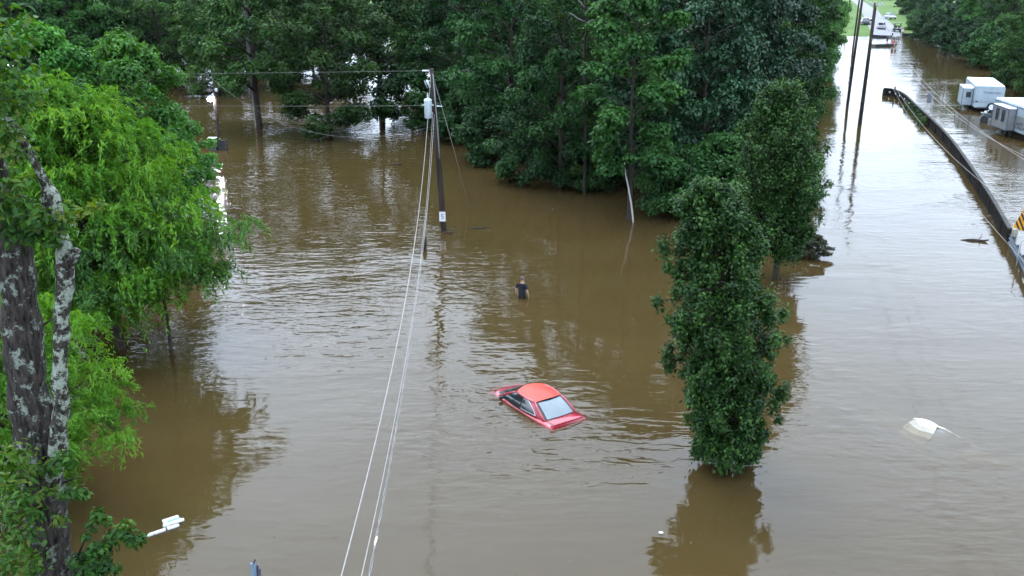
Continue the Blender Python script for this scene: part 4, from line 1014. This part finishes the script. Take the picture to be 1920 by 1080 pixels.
    MB().grid(lambda u, v: (1.0 + .17 * v + .06 * math.sin(math.pi * u), -.68 + 1.36 * u, .935 - .02 * v + .02 * math.sin(math.pi * u)), 10, 3).build('cowl', M['black'], e, True)
    for y in (-.1, .45): MB().tube([(1.1, y, .95), (.98, y - .28, 1.0), (.96, y - .5, 1.0)], .012, 5).build('wiper', M['black'], e)
    for x in (-1.3, 1.3):
        for s_ in (-1, 1):
            w_ = MB().cyl((x, s_ * .76, .3), .3, .2, 20, 'Y').build('wheel', M['black'], e, bevel=.03)
            MB().cyl((x, s_ * .865, .3), .19, .02, 14, 'Y').build('rim', M['galv'], w_)
    return e
red = plain('red car enamel', (.20, .004, .012), .25, var=.4, scale=3.5, coat=.7)
redroof = plain('sun faded red roof', (.33, .032, .018), .5, var=.18, scale=2.5, coat=.05)
dkglass = glass_mat('dark tinted glass', (.010, .013, .014))
sheen_glass = glass_mat('rear glass with sky sheen', (.055, .075, .085), .10)  # pale blue grey base colour paints in the sky's reflection on the rear window
rc = car('red_car', 'red car half sunk in flood water with only cabin and boot showing', red, redroof, dkglass, sheen_glass, 1)
p0 = G(1062, 792); p1_ = G(938, 716)
hd = math.atan2(p1_.y - p0.y, p1_.x - p0.x)
rc.rotation_euler = (R(1.0), R(-.7), hd); rc.scale = (.95, .97, .98)
c = G(998, 753); rc.location = (c.x, c.y, -.845)
white = plain('white car enamel', (.44, .41, .31), .3, var=.06, coat=.4)
wc = car('sunken_vehicle', 'sunken white vehicle with just one roof corner breaking the brown water', white, white, dkglass, dkglass, 2, -.8, -.52, 'vehicle')
wc.rotation_euler = (R(26), R(-2.5), R(-53))
_rm = wc.rotation_euler.to_matrix() @ Vector((-.52, .54, 1.32)); c = G(1716, 786, -.005); wc.location = (c.x - _rm.x, c.y - _rm.y, -.005 - _rm.z)
# ------------------------------------------------------------------ people
def skin(name, verts, edges, sub=2):
    me = bpy.data.meshes.new(name); me.from_pydata([v[:3] for v in verts], edges, [])
    o = bpy.data.objects.new(name + '_tmp', me); COL.objects.link(o)
    sk = o.modifiers.new('skin', 'SKIN'); sk.branch_smoothing = .5
    for i, v in enumerate(verts):
        rx = v[3]; ry = v[4] if len(v) > 4 else rx
        me.skin_vertices[0].data[i].radius = (rx, ry); me.skin_vertices[0].data[i].use_root = (i == 0)
    s2 = o.modifiers.new('sub', 'SUBSURF'); s2.levels = s2.render_levels = sub
    dg = bpy.context.evaluated_depsgraph_get(); r = bpy.data.meshes.new_from_object(o.evaluated_get(dg)); bpy.data.objects.remove(o)
    r.name = name; r.polygons.foreach_set('use_smooth', [True] * len(r.polygons)); return r
SKIN = plain('skin', (.30, .17, .12), .55, var=.1); HAIR = plain('greying brown hair', (.045, .038, .033), .7, var=.4, scale=20)
def body_meshes():
    V = [(0, 0, .96, .155, .115), (0, .01, 1.12, .14, .10), (0, .015, 1.28, .155, .105), (0, .005, 1.42, .13, .09), (0, 0, 1.50, .055, .055), (0, -.015, 1.57, .062, .07), (0, -.025, 1.645, .078, .092), (0, -.015, 1.72, .062, .075)]
    E = [(i, i + 1) for i in range(7)]
    for s in (-1, 1):
        b = len(V)
        V += [(s * .17, .01, 1.42, .062), (s * .245, .035, 1.27, .05), (s * .275, .04, 1.14, .044), (s * .28, -.02, 1.01, .038), (s * .275, -.07, .90, .028), (s * .27, -.09, .84, .04, .022)]
        E += [(3, b)] + [(b + i, b + i + 1) for i in range(5)]
        # fingers
        for k, (dy, ln) in enumerate(((-.03, .07), (-.01, .08), (.01, .075), (.03, .06))):
            c0 = len(V); V += [(s * .268, -.09 + dy, .80, .010), (s * .26, -.10 + dy, .80 - ln * .55, .009), (s * .25, -.105 + dy, .80 - ln, .008)]
            E += [(b + 5, c0), (c0, c0 + 1), (c0 + 1, c0 + 2)]
        c0 = len(V); V += [(s * .25, -.13, .83, .012), (s * .235, -.15, .79, .010)]; E += [(b + 5, c0), (c0, c0 + 1)]
        b = len(V)
        V += [(s * .09, 0, .86, .095), (s * .10, -.01, .66, .08), (s * .105, -.01, .48, .058), (s * .105, .02, .30, .056), (s * .105, .03, .10, .036), (s * .11, -.06, .04, .036), (s * .115, -.15, .025, .03)]
        E += [(0, b)] + [(b + i, b + i + 1) for i in range(6)]
    body = skin('body', V, E)
    sh = [(0, 0, .80, .18, .14), (0, 0, .93, .18, .14), (0, .01, 1.12, .158, .118), (0, .015, 1.29, .172, .12), (0, .005, 1.43, .145, .10), (0, 0, 1.475, .07, .07)]
    se = [(0, 1), (1, 2), (2, 3), (3, 4), (4, 5)]
    for s in (-1, 1):
        b = len(sh); sh += [(s * .17, .01, 1.425, .076), (s * .24, .033, 1.285, .068), (s * .262, .036, 1.21, .066)]; se += [(4, b), (b, b + 1), (b + 1, b + 2)]
    shirt = skin('shirt', sh, se)
    st = [(0, 0, .98, .168, .128)]; se = []
    for s in (-1, 1):
        b = len(st); st += [(s * .09, 0, .86, .108), (s * .10, -.01, .68, .094), (s * .104, -.01, .54, .085)]; se += [(0, b), (b, b + 1), (b + 1, b + 2)]
    shorts = skin('shorts', st, se)
    hv = []; mb = MB()
    def hf(u, v):
        th = u * 2 * math.pi; ph_ = v * 1.75
        fr_ = math.cos(th - math.pi / 2 * 3)   # front factor (face towards -y)
        ph_ *= (1 - .42 * max(0, -math.sin(th)))
        return (.096 * math.sin(ph_) * math.cos(th), -.012 + .112 * math.sin(ph_) * math.sin(th), 1.665 + .118 * math.cos(ph_))
    mb.grid(hf, 20, 8); hair = mesh('hair', mb.v, mb.f); hair.polygons.foreach_set('use_smooth', [True] * len(hair.polygons))
    face = MB()
    face.lathe([(.012, -.03), (.018, -.02), (.006, .025)], 8, (0, -.118, 1.635)); nose = mesh('nose', face.v, face.f)
    eyes = MB()
    for s in (-1, 1): eyes.lathe([(.004, -.011), (.011, 0), (.004, .011)], 8, (s * .033, -.103, 1.66))
    eyem = mesh('eye', eyes.v, eyes.f)
    mo = MB(); mo.box((0, -.108, 1.595), (.045, .012, .01)); mouth = mesh('mouth', mo.v, mo.f)
    er = MB()
    for s in (-1, 1): er.lathe([(.006, -.03), (.016, -.012), (.018, .012), (.008, .03)], 8, (s * .086, -.01, 1.64))
    ear = mesh('ear', er.v, er.f)
    for m_, mt in ((body, SKIN), (nose, SKIN), (ear, SKIN), (eyem, M['black']), (mouth, plain('lips', (.35, .13, .1), .5)), (hair, HAIR)): m_.materials.clear(); m_.materials.append(mt)
    return body, shirt, shorts, hair, nose, eyem, mouth, ear
BM = body_meshes()
def person(loc, rz, label, shirt_c, shorts_c, group=None, s=1.0):
    e = empty('person', loc, rz); e.scale = (s, s, s); tag(e, label, 'person', group)
    for nm, me in zip(('body', 'shirt', 'shorts', 'hair', 'nose', 'eyes', 'mouth', 'ears'), BM):
        if nm in ('shirt', 'shorts'):
            me = me.copy(); me.materials.clear(); me.materials.append(plain(nm + ' cloth', shirt_c if nm == 'shirt' else shorts_c, .9, var=.3, scale=14))
        link(nm, me, None, e)
    return e
c = G(979, 557); person((c.x, c.y, -.86), R(150), 'person in dark navy t-shirt wading hip deep, seen from behind', (.0045, .0055, .010), (.006, .006, .007), None, 1.03)
# ------------------------------------------------------------------ camping trailers
M['rv'] = plain('pale blue white fibreglass', (.22, .27, .30), .4, var=.2, scale=1.2)
M['rvroof'] = plain('white rubber roof', (.52, .54, .55), .6, var=.08, scale=1.5)
M['rvgrey'] = plain('grey corrugated siding', (.13, .135, .135), .5, var=.15, scale=2)
M['rvtrim'] = plain('dark blue trim', (.05, .07, .12), .4)
M['rvglass'] = glass_mat('tinted trailer glass', (.03, .038, .04), .12)
def trailer(label, corner, az, W, L, H, z0, slide, body_m, side_m, rear_detail, seed):
    """local: x right, y forward (away), rear face at y=0, x from 0 (left) to W"""
    e = empty('camping_trailer', (corner.x, corner.y, 0), -az); tag(e, label, 'trailer', 'camping trailers')
    MB().prism([(.0, z0 + .1), (.12, z0), (W - .12, z0), (W, z0 + .1), (W, H - .12), (W - .1, H), (.1, H), (0, H - .12)], 0, L).build('body', body_m, e, bevel=.04)
    MB().box((W / 2, L / 2, H + .03), (W - .12, L - .1, .07)).build('roof', M['rvroof'], e, bevel=.03)
    MB().box((W / 2, L * .38, H + .2), (.75, 1.0, .28)).build('air_conditioner', plain('off white plastic', (.6, .62, .64), .5), e, bevel=.08)
    for k, (x, y) in enumerate(((W * .3, L * .12), (W * .68, L * .7))): MB().box((x, y, H + .1), (.36, .36, .08)).build('roof_vent', plain('grey plastic', (.3, .32, .34), .5), e, bevel=.02)
    # trim strips at the roof edge
    MB().box((-.012, L / 2, H - .14), (.03, L - .05, .09)).build('edge_trim', M['rvtrim'], e)
    MB().box((-.012, L / 2, z0 + .55), (.02, L - .05, .16)).build('side_stripe', M['rvtrim'], e)
    sx, sy0, sy1, sz0, sz1 = slide
    MB().box((-sx / 2 - .015, (sy0 + sy1) / 2, (sz0 + sz1) / 2), (sx, sy1 - sy0, sz1 - sz0)).build('slide_out', side_m[0], e, bevel=.03)
    MB().box((-sx / 2 - .015, (sy0 + sy1) / 2, sz1 + .035), (sx + .04, sy1 - sy0 + .06, .06)).build('slide_roof', M['rvroof'], e, bevel=.015)
    for zz in (sz0, sz1):
        MB().box((-sx - .02, (sy0 + sy1) / 2, zz), (.04, sy1 - sy0 + .06, .07)).build('slide_trim', M['rvtrim'], e)
    for yy in (sy0, sy1): MB().box((-sx - .02, yy, (sz0 + sz1) / 2), (.05, .06, sz1 - sz0)).build('slide_trim', M['rvtrim'], e)
    MB().box((-.03, sy0 - .03, (sz0 + sz1) / 2 + .05), (.06, .06, sz1 - sz0 + .2)).build('slide_trim', M['rvtrim'], e)
    for (face, u, z, w, h) in side_m[1]:
        if face == 'rear': c_, d_ = (-.015 - sx + u, sy0 - .012, z), (w, .03, h)
        else: c_, d_ = (-sx - .03, sy0 + u, z), (.03, w, h)
        wn = MB().box(c_, (d_[0] + (.0 if face != 'rear' else .08), d_[1] + (.0 if face == 'rear' else .08), d_[2] + .08)).build('window', M['rvtrim'] if face != 'rear' else M['rvgrey'], e)
        MB().box((c_[0] - (.01 if face != 'rear' else 0), c_[1] - (.01 if face == 'rear' else 0), c_[2]), d_).build('pane', M['rvglass'], wn)
    for y in (L * .42, L * .55):
        for x in (.12, W - .12):
            w_ = MB().cyl((x, y, z0 - .12), .36, .2, 18, 'X').build('wheel', M['black'], e)
    MB().box((W / 2, L / 2, z0 - .06), (W * .7, L * .94, .14)).build('chassis', M['black'], e)
    MB().box((W / 2, -.12, z0 - .02), (W * .8, .14, .12)).build('bumper', M['black'], e, bevel=.02)
    rear_detail(e, W, L, H, z0); return e
def rear1(e, W, L, H, z0):
    for x in (.24, W - .24): MB().box((x, -.02, z0 + .62), (.2, .05, .13)).build('tail_light', plain('dark lens', (.03, .01, .012), .3), e, bevel=.01)
    MB().box((W / 2, -.012, z0 + .70), (W - .2, .02, .025)).build('seam', M['rvgrey'], e); MB().box((W / 2, -.012, z0 + .54), (W - .6, .02, .025)).build('seam', M['rvgrey'], e)
    text_mesh('Weekender', .34, 'lettering', plain('dark grey letters', (.07, .08, .1), .6), e, (W * .58, -.012, H - .62), (R(90), 0, 0), .004)
    for k in range(4): MB().box((W * (.42 + .12 * k), -.015, H - .22), (.1, .03, .06)).build('marker_light', plain('grey lens', (.25, .28, .3), .4), e)
    sp_ = MB().tube([(W * .62 + .38 * math.cos(a_), -.2 , z0 + .12 + .38 * math.sin(a_)) for a_ in [k * math.pi / 10 for k in range(21)]], .085, 8, False).build('spare_wheel', M['black'], e, True)
    MB().cyl((W * .62, -.2, z0 + .12), .27, .1, 16, 'Y').build('rim', plain('pale wheel disc', (.5, .53, .55), .5), sp_)
    MB().box((W * .5, -.03, z0 + .02), (W * .6, .04, .12)).build('lower_panel', plain('dull plum panel', (.10, .07, .09), .6), e)
def rear2(e, W, L, H, z0):
    MB().box((-.02, 1.2, H * .50), (.02, 1.6, 1.1)).build('grey_panel', M['rvgrey'], e)
    MB().tube([(-.05, .6, z0 + .95), (-.12, 1.1, z0 + .85), (-.05, 1.7, z0 + .8)], .03, 6).build('handle_rail', M['black'], e)
    for y in (.9, 1.25): MB().cyl((-.02, y, z0 + .45 + .2 * (y - .9)), .1, .04, 12, 'X').build('hatch', M['black'], e)
    for x in (.22, W - .22): MB().box((x, -.02, z0 + .6), (.16, .05, .3)).build('tail_light', plain('red lens', (.25, .02, .02), .3), e)
AZ = R(19)
sc_ = 18.0
trailer('white camping trailer with square slide-out, seen from the rear, farther of the two', G(1823, 209), AZ, 2.75, 8.6, 2.62, .42, (1.0, 1.2, 4.8, .5, 2.2), M['rv'], (M['rv'], [('rear', .55, 1.6, .42, .5)]), rear1, 1)
trailer('grey and white camping trailer with two window slide-out at right frame edge', G(1918, 266), R(6), 2.6, 7.2, 2.8, .5, (.65, 2.2, 5.6, .6, 2.45), M['rv'], (M['rvgrey'], [('side', 1.0, 1.75, .6, 1.0), ('side', 2.3, 1.75, .6, 1.0)]), rear2, 2)
# pale front panel under the slide-out windows
# quad bike between the trailers
q = G(1858, 229); eA = empty('quad_bike', (q.x, q.y, -.12), R(150)); tag(eA, 'dark quad bike standing in water between the two camping trailers', 'quad bike')
dk = plain('dark green grey plastic', (.03, .04, .045), .4)
for x in (-.62, .62):
    for y in (-.48, .48):
        w_ = MB().lathe([(.18, -.13), (.30, -.14), (.34, -.08), (.34, .08), (.30, .14), (.18, .13)], 16, (0, 0, 0)).build('wheel', M['black'], eA, True); w_.rotation_euler = (R(90), 0, 0); w_.location = (x, y, .34)
        MB().lathe([(.02, -.10), (.17, -.11), (.17, .11), (.02, .10)], 12, (0, 0, 0)).build('rim', plain('pale rim', (.45, .47, .5), .4), w_)
        MB().grid(lambda u, v, x=x, y=y: (x + .42 * math.cos(math.pi * (.1 + .8 * u)), y + (v - .5) * .36, .42 + .40 * math.sin(math.pi * (.1 + .8 * u))), 8, 2).build('mudguard', dk, eA, True)
MB().add([(-.8, -.2, .5), (.85, -.2, .5), (.85, .2, .5), (-.8, .2, .5), (-.75, -.16, .85), (.7, -.14, .95), (.7, .14, .95), (-.75, .16, .85)], [(0, 1, 2, 3), (4, 7, 6, 5), (0, 4, 5, 1), (2, 6, 7, 3), (0, 3, 7, 4), (1, 5, 6, 2)]).build('body', dk, eA, bevel=.05)
MB().box((-.25, 0, .98), (.75, .3, .16)).build('seat', M['black'], eA, bevel=.06)
MB().tube([(.35, -.42, 1.22), (.42, -.15, 1.18), (.45, 0, 1.12), (.42, .15, 1.18), (.35, .42, 1.22)], .025, 6).build('handlebar', M['galv'], eA, True)
MB().box((.62, 0, 1.06), (.2, .3, .18)).build('headlamp_pod', plain('pale fairing', (.5, .53, .56), .4), eA, bevel=.05)
for x in (-.75, .72):
    mb = MB()
    for k in range(4): mb.box((x, -.3 + .2 * k, .97), (.5, .03, .03))
    for k in (-.24, .24): mb.box((x + k, 0, .985), (.03, .72, .03))
    mb.build('rack', M['galv'], eA)
# ------------------------------------------------------------------ far road: vehicles, boats, people
def suv(name, label, cat, loc, rz, paint, s=1.0, cut=0.0, pickup=False, group='vehicles on the dry road'):
    e = empty(name, loc, rz); e.scale = (s, s, s); tag(e, label, cat, group)
    st = [(-2.3, .82, .45, .95), (-2.2, .92, .38, 1.05), (-1.2, .95, .36, 1.08), (.6, .95, .36, 1.08), (1.0, .94, .36, 1.05), (1.9, .9, .4, .98), (2.25, .8, .45, .85)]
    vs = []; fs = []
    for x, w, zb, zt in st:
        half = [(0, zb), (w * .9, zb), (w, zb + .15), (w, zt - .2), (w * .95, zt - .02), (0, zt + .02)]; vs += [(x, y, z) for y, z in half] + [(x, -y, z) for y, z in half[-2:0:-1]]
    n = 10
    for i in range(len(st) - 1):
        for k in range(n): fs.append((i * n + k, i * n + (k + 1) % n, (i + 1) * n + (k + 1) % n, (i + 1) * n + k))
    fs += [tuple(range(n)), tuple((len(st) - 1) * n + k for k in range(n))[::-1]]
    MB().add(vs, fs).build('body', paint, e, True, bevel=.03)
    x0 = -.35 if pickup else -2.1
    cab = [(x0, .82, 1.04), (1.05, .82, 1.04), (.45, .7, 1.62), (x0 + (.08 if pickup else .22), .7, 1.62)]
    MB().add([(x, y, z) for x, y, z in cab] + [(x, -y, z) for x, y, z in cab], [(0, 1, 2, 3), (7, 6, 5, 4), (0, 4, 5, 1), (1, 5, 6, 2), (2, 6, 7, 3), (3, 7, 4, 0)]).build('windows', dkglass, e)
    MB().box(((x0 + .6) / 2, 0, 1.67), (.55 - x0, 1.46, .1)).build('roof', paint, e, bevel=.04)
    for sg in (-1, 1):
        for xa, xb in ((1.05, .45), (x0, x0 + .15)): MB().tube([(xa, sg * .84, 1.04), (xb, sg * .71, 1.64)], .05, 6).build('pillar', paint, e)
        MB().box((2.2, sg * .62, .78), (.12, .3, .16)).build('headlight', M['white'], e, bevel=.02)
        MB().box((-2.28, sg * .74, .85), (.08, .16, .26)).build('tail_light', plain('bright red lens', (.5, .02, .015), .3), e)
        for x in (-1.4, 1.4):
            w_ = MB().cyl((x, sg * .82, .36), .36, .24, 16, 'Y').build('wheel', M['black'], e, bevel=.03); MB().cyl((x, sg * .945, .36), .22, .02, 12, 'Y').build('rim', M['galv'], w_)
    if pickup:
        MB().box((-1.35, 0, 1.11), (1.7, 1.6, .04)).build('bed_liner', M['black'], e)
    return e
def hd_(a, b):
    p, q = gz(*a), gz(*b); return math.atan2(q.y - p.y, q.x - p.x)
RD = hd_((1664, 66), (1630, 19))
black_p = plain('black vehicle paint', (.014, .015, .017), .25, coat=.6); silver = plain('silver vehicle paint', (.25, .28, .31), .3, .4, coat=.5); grey = plain('charcoal vehicle paint', (.06, .065, .07), .3, coat=.5); whitep = plain('white vehicle paint', (.24, .26, .28), .35, coat=.4)
suv('parked_suv', 'dark suv with red tail lights on the left side of the dry road', 'suv', gz(1620, 46), RD + R(8), grey)
suv('parked_car', 'silver suv parked on the grass edge right of the dry road', 'suv', gz(1669, 36), RD + R(200), silver)
suv('pickup_truck', 'white pickup truck backed to the water with a boat trailer behind it', 'pickup truck', gz(1652, 55), RD + R(4), whitep, 1.0, 0, True)
suv('parked_car', 'pale car low behind the dark suv on the dry road', 'car', gz(1629, 46), RD + R(-20), silver, .85)
# black off road buggy
def buggy(loc, rz):
    e = empty('off_road_buggy', loc, rz); tag(e, 'boxy black off road buggy at the water edge on the right of the road', 'buggy')
    for x in (-1.1, 1.1):
        for sg in (-1, 1):
            w_ = MB().cyl((x, sg * .78, .42), .42, .3, 16, 'Y').build('wheel', M['black'], e, bevel=.04); MB().cyl((x, sg * .94, .42), .22, .02, 12, 'Y').build('rim', M['galv'], w_)
    MB().prism([(-1.5, .5), (1.6, .5), (1.75, .8), (1.6, 1.0), (.7, 1.1), (-1.5, 1.0)], -.7, .7).build('body', black_p, e, bevel=.05)
    for sg in (-1, 1):
        MB().tube([(-1.3, sg * .7, 1.0), (-1.15, sg * .7, 1.95), (.25, sg * .7, 1.98), (.85, sg * .7, 1.08)], .045, 6).build('roll_bar', M['black'], e)
        MB().tube([(-.4, sg * .7, 1.0), (-.4, sg * .7, 1.96)], .045, 6).build('roll_bar', M['black'], e)
        MB().box((1.68, sg * .5, .85), (.06, .22, .14)).build('headlight', M['white'], e)
    MB().box((-.45, 0, 2.02), (1.75, 1.6, .1)).build('roof', black_p, e, bevel=.04)
    for y in (-.32, .32): MB().box((-.35, y, 1.25), (.5, .5, .5)).build('seat', plain('worn grey seat', (.08, .07, .07), .8), e, bevel=.08)
buggy(gz(1682, 60), RD + R(185))
def boat(loc, rz, L, W, label, paint, motor=True):
    e = empty('small_boat', loc, rz); tag(e, label, 'boat', 'boats at the water edge')
    st = []; vs = []; fs = []
    for i in range(9):
        t = i / 8; x = -L / 2 + L * t; w = W / 2 * (1 if t < .55 else max(.12, 1 - ((t - .55) / .45) ** 2 * .85)); z = .42 + .18 * max(0, t - .5); zb = -.15 + .25 * max(0, t - .7) / .3
        vs += [(x, w, z), (x, w * .75, zb), (x, -w * .75, zb), (x, -w, z), (x, -w * .9, z), (x, -w * .65, zb + .08), (x, w * .65, zb + .08), (x, w * .9, z)]
    for i in range(8):
        for k in range(8): fs.append((i * 8 + k, i * 8 + (k + 1) % 8, (i + 1) * 8 + (k + 1) % 8, (i + 1) * 8 + k))
    fs += [tuple(range(8)), tuple(64 + k for k in range(8))[::-1]]
    MB().add(vs, fs).build('hull', paint, e)
    for x in (-L * .25, L * .1): MB().box((x, 0, .3), (.3, W * .82, .06)).build('bench', M['galv'], e)
    if motor:
        mo = MB().box((-L / 2 - .15, 0, .75), (.3, .3, .45)).build('outboard_motor', M['black'], e, bevel=.08); MB().box((-L / 2 - .12, 0, .2), (.12, .1, .8)).build('motor_leg', M['black'], mo)
    return e
hull = plain('dark olive hull', (.035, .04, .04), .5); hull2 = plain('dark hull', (.02, .022, .03), .4)
q = G(1655, 87); boat((q.x, q.y, 0), R(15), 5.6, 1.6, 'dark boat afloat with people wading beside it at the far end', hull)
q = G(1651, 70); boat((q.x, q.y, .02), RD + R(80), 4.6, 1.5, 'dark boat at the waterline behind the white pickup truck', hull2)
q = gz(1716, 68); eB = boat((q.x, q.y, .12), R(-5), 6.2, 1.8, 'dark boat beached on the grass at the right bank', hull2, False)
mo = MB().box((-3.0, 0, .95), (.5, .4, .6)).build('outboard_motor', M['white'], eB, bevel=.1); MB().box((-3.1, 0, .3), (.14, .12, .9)).build('motor_leg', M['galv'], mo)
MB().box((.4, 0, .7), (1.0, .9, .5)).build('console', M['galv'], eB, bevel=.1)
FG = 'people at the far water edge'
q = gz(1692, 67); person((q.x, q.y, q.z), R(20), 'person in red shirt standing beside the black off road buggy', (.45, .06, .05), (.03, .03, .04), FG, 1.1)
q = G(1663, 81); person((q.x, q.y, .1 - .35), R(-40), 'person in dark clothes standing in the floating boat', (.02, .025, .03), (.02, .02, .02), FG, 1.0)
q = G(1673, 90); person((q.x, q.y, -.35), R(-60), 'person in red vest wading behind the floating boat', (.4, .03, .05), (.02, .02, .02), FG, 1.15)
q = G(1679, 90); person((q.x, q.y, -.35), R(100), 'person in grey top wading at the right end of the floating boat', (.22, .22, .25), (.03, .03, .04), FG, 1.15)
q = gz(1677, 60); person((q.x, q.y, q.z), R(0), 'person in dark clothes standing left of the black off road buggy', (.02, .02, .025), (.02, .02, .03), FG, 1.05)
# ------------------------------------------------------------------ floating debris near the camera
p = G(306, 996); eD = empty('floating_plank', p, math.atan2(*(lambda a, b: (b.y - a.y, b.x - a.x))(G(277, 1005), G(337, 985)))); tag(eD, 'white jointed plank floating at lower left', 'plank')
ln = (G(337, 985) - G(277, 1005)).length
for k, (a_, b_) in enumerate(((0, .2), (.215, .58), (.63, 1.0))): MB().box(((a_ + b_) / 2 * ln - ln / 2, 0, .03), ((b_ - a_) * ln, .085, .06)).build('board', M['white'], eD, bevel=.012)
p = G(324, 980); eF = empty('floating_cooler_lid', p, R(35)); tag(eF, 'broken white and teal foam piece floating against the white plank', 'debris')
MB().box((-.02, .11, .05), (.42, .10, .08), rx=.15).build('foam_edge', M['white'], eF, bevel=.02); MB().box((.08, -.09, .05), (.38, .08, .08), rx=-.1).build('foam_edge', M['white'], eF, bevel=.02)
MB().box((.03, .01, .03), (.36, .10, .05)).build('teal_panel', plain('teal plastic', (.10, .24, .26), .35), eF)
p = G(312, 986); MB().lathe([(.03, 0), (.09, .02), (.10, .08), (.05, .14), (.035, .2)], 12).build('floating_jug', M['white'], None, True); o = bpy.data.objects['floating_jug']; o.location = p; o.rotation_euler = (.9, 0, .5); tag(o, 'small white jug bobbing beside the foam piece', 'jug')
for px, py, r, lab in [(1239, 1000, .045, 'tiny white float in the reflection of the nearest columnar tree')]:
    p = G(px, py); o = MB().lathe([(r * .4, 0), (r, r * .3), (r * .9, r), (r * .3, r * 1.3)], 10).build('floating_scrap', M['white'], None, True); o.location = p; o.scale = (1.4, 1, .8); tag(o, lab, 'scrap', 'floating scraps')
# blue post cut by the bottom edge
p = G(481, 1092); eP = empty('blue_post', (p.x, p.y, 0), R(20)); tag(eP, 'narrow blue and black marker post cut by the bottom edge', 'post')
MB().box((-.045, 0, .0), (.11, .05, 1.1)).build('blue_blade', plain('faded blue plastic', (.10, .15, .20), .5), eP, bevel=.01)
MB().box((.035, -.01, -.02), (.045, .07, 1.0), ry=.05).build('dark_rail', plain('dark navy metal', (.012, .018, .05), .4), eP, bevel=.008)
MB().box((.085, 0, -.08), (.03, .05, .9), ry=.05).build('dark_rail', plain('dark navy metal', (.012, .018, .05), .4), eP)
MB().tube([(-.03, -.02, .54), (.01, -.02, .60), (.02, -.02, .66)], .018, 6).build('tip', plain('dark tip', (.015, .018, .03), .4), eP)

# ------------------------------------------------------------------ leaf litter drifting on the flood
rng = np.random.default_rng(77); lv = []; lf = []
for k in range(900):
    y = 16 + 60 * rng.random() ** 1.4; x = (rng.random() - .5) * y * 1.15
    if math.sin(x * .35 + y * .12) + .8 * math.sin(y * .41 - x * .1) < rng.uniform(-.6, 1.6): continue
    r_ = rng.uniform(.012, .04); a_ = rng.uniform(0, 6.28); c_, s_ = math.cos(a_) * r_, math.sin(a_) * r_; b0_ = len(lv)
    lv += [(x + c_, y + s_, .006), (x - s_ * .5, y + c_ * .5, .012), (x - c_, y - s_, .006), (x + s_ * .5, y - c_ * .5, .010)]; lf.append((b0_, b0_ + 1, b0_ + 2, b0_ + 3))
tag(link('leaf_litter', mesh('leaf_litter', lv, lf), plain('drifting litter', (.10, .085, .05), .8, var=.6, scale=1.0)), 'scattered leaves and scum flecks drifting on the brown water', 'litter', kind='stuff')

# ------------------------------------------------------------------ damp air
hm = bpy.data.materials.new('damp air'); hm.use_nodes = True; hn = hm.node_tree
for n_ in list(hn.nodes):
    if n_.type != 'OUTPUT_MATERIAL': hn.nodes.remove(n_)
pv = hn.nodes.new('ShaderNodeVolumePrincipled'); pv.inputs['Color'].default_value = (.86, .93, 1, 1); pv.inputs['Density'].default_value = .00003; pv.inputs['Anisotropy'].default_value = .2
hn.links.new(pv.outputs[0], [n_ for n_ in hn.nodes if n_.type == 'OUTPUT_MATERIAL'][0].inputs['Volume'])
o = MB().box((0, 1400, 13), (3400, 3400, 32)).build('haze', hm); tag(o, kind='stuff', label='thin damp air over the flood')
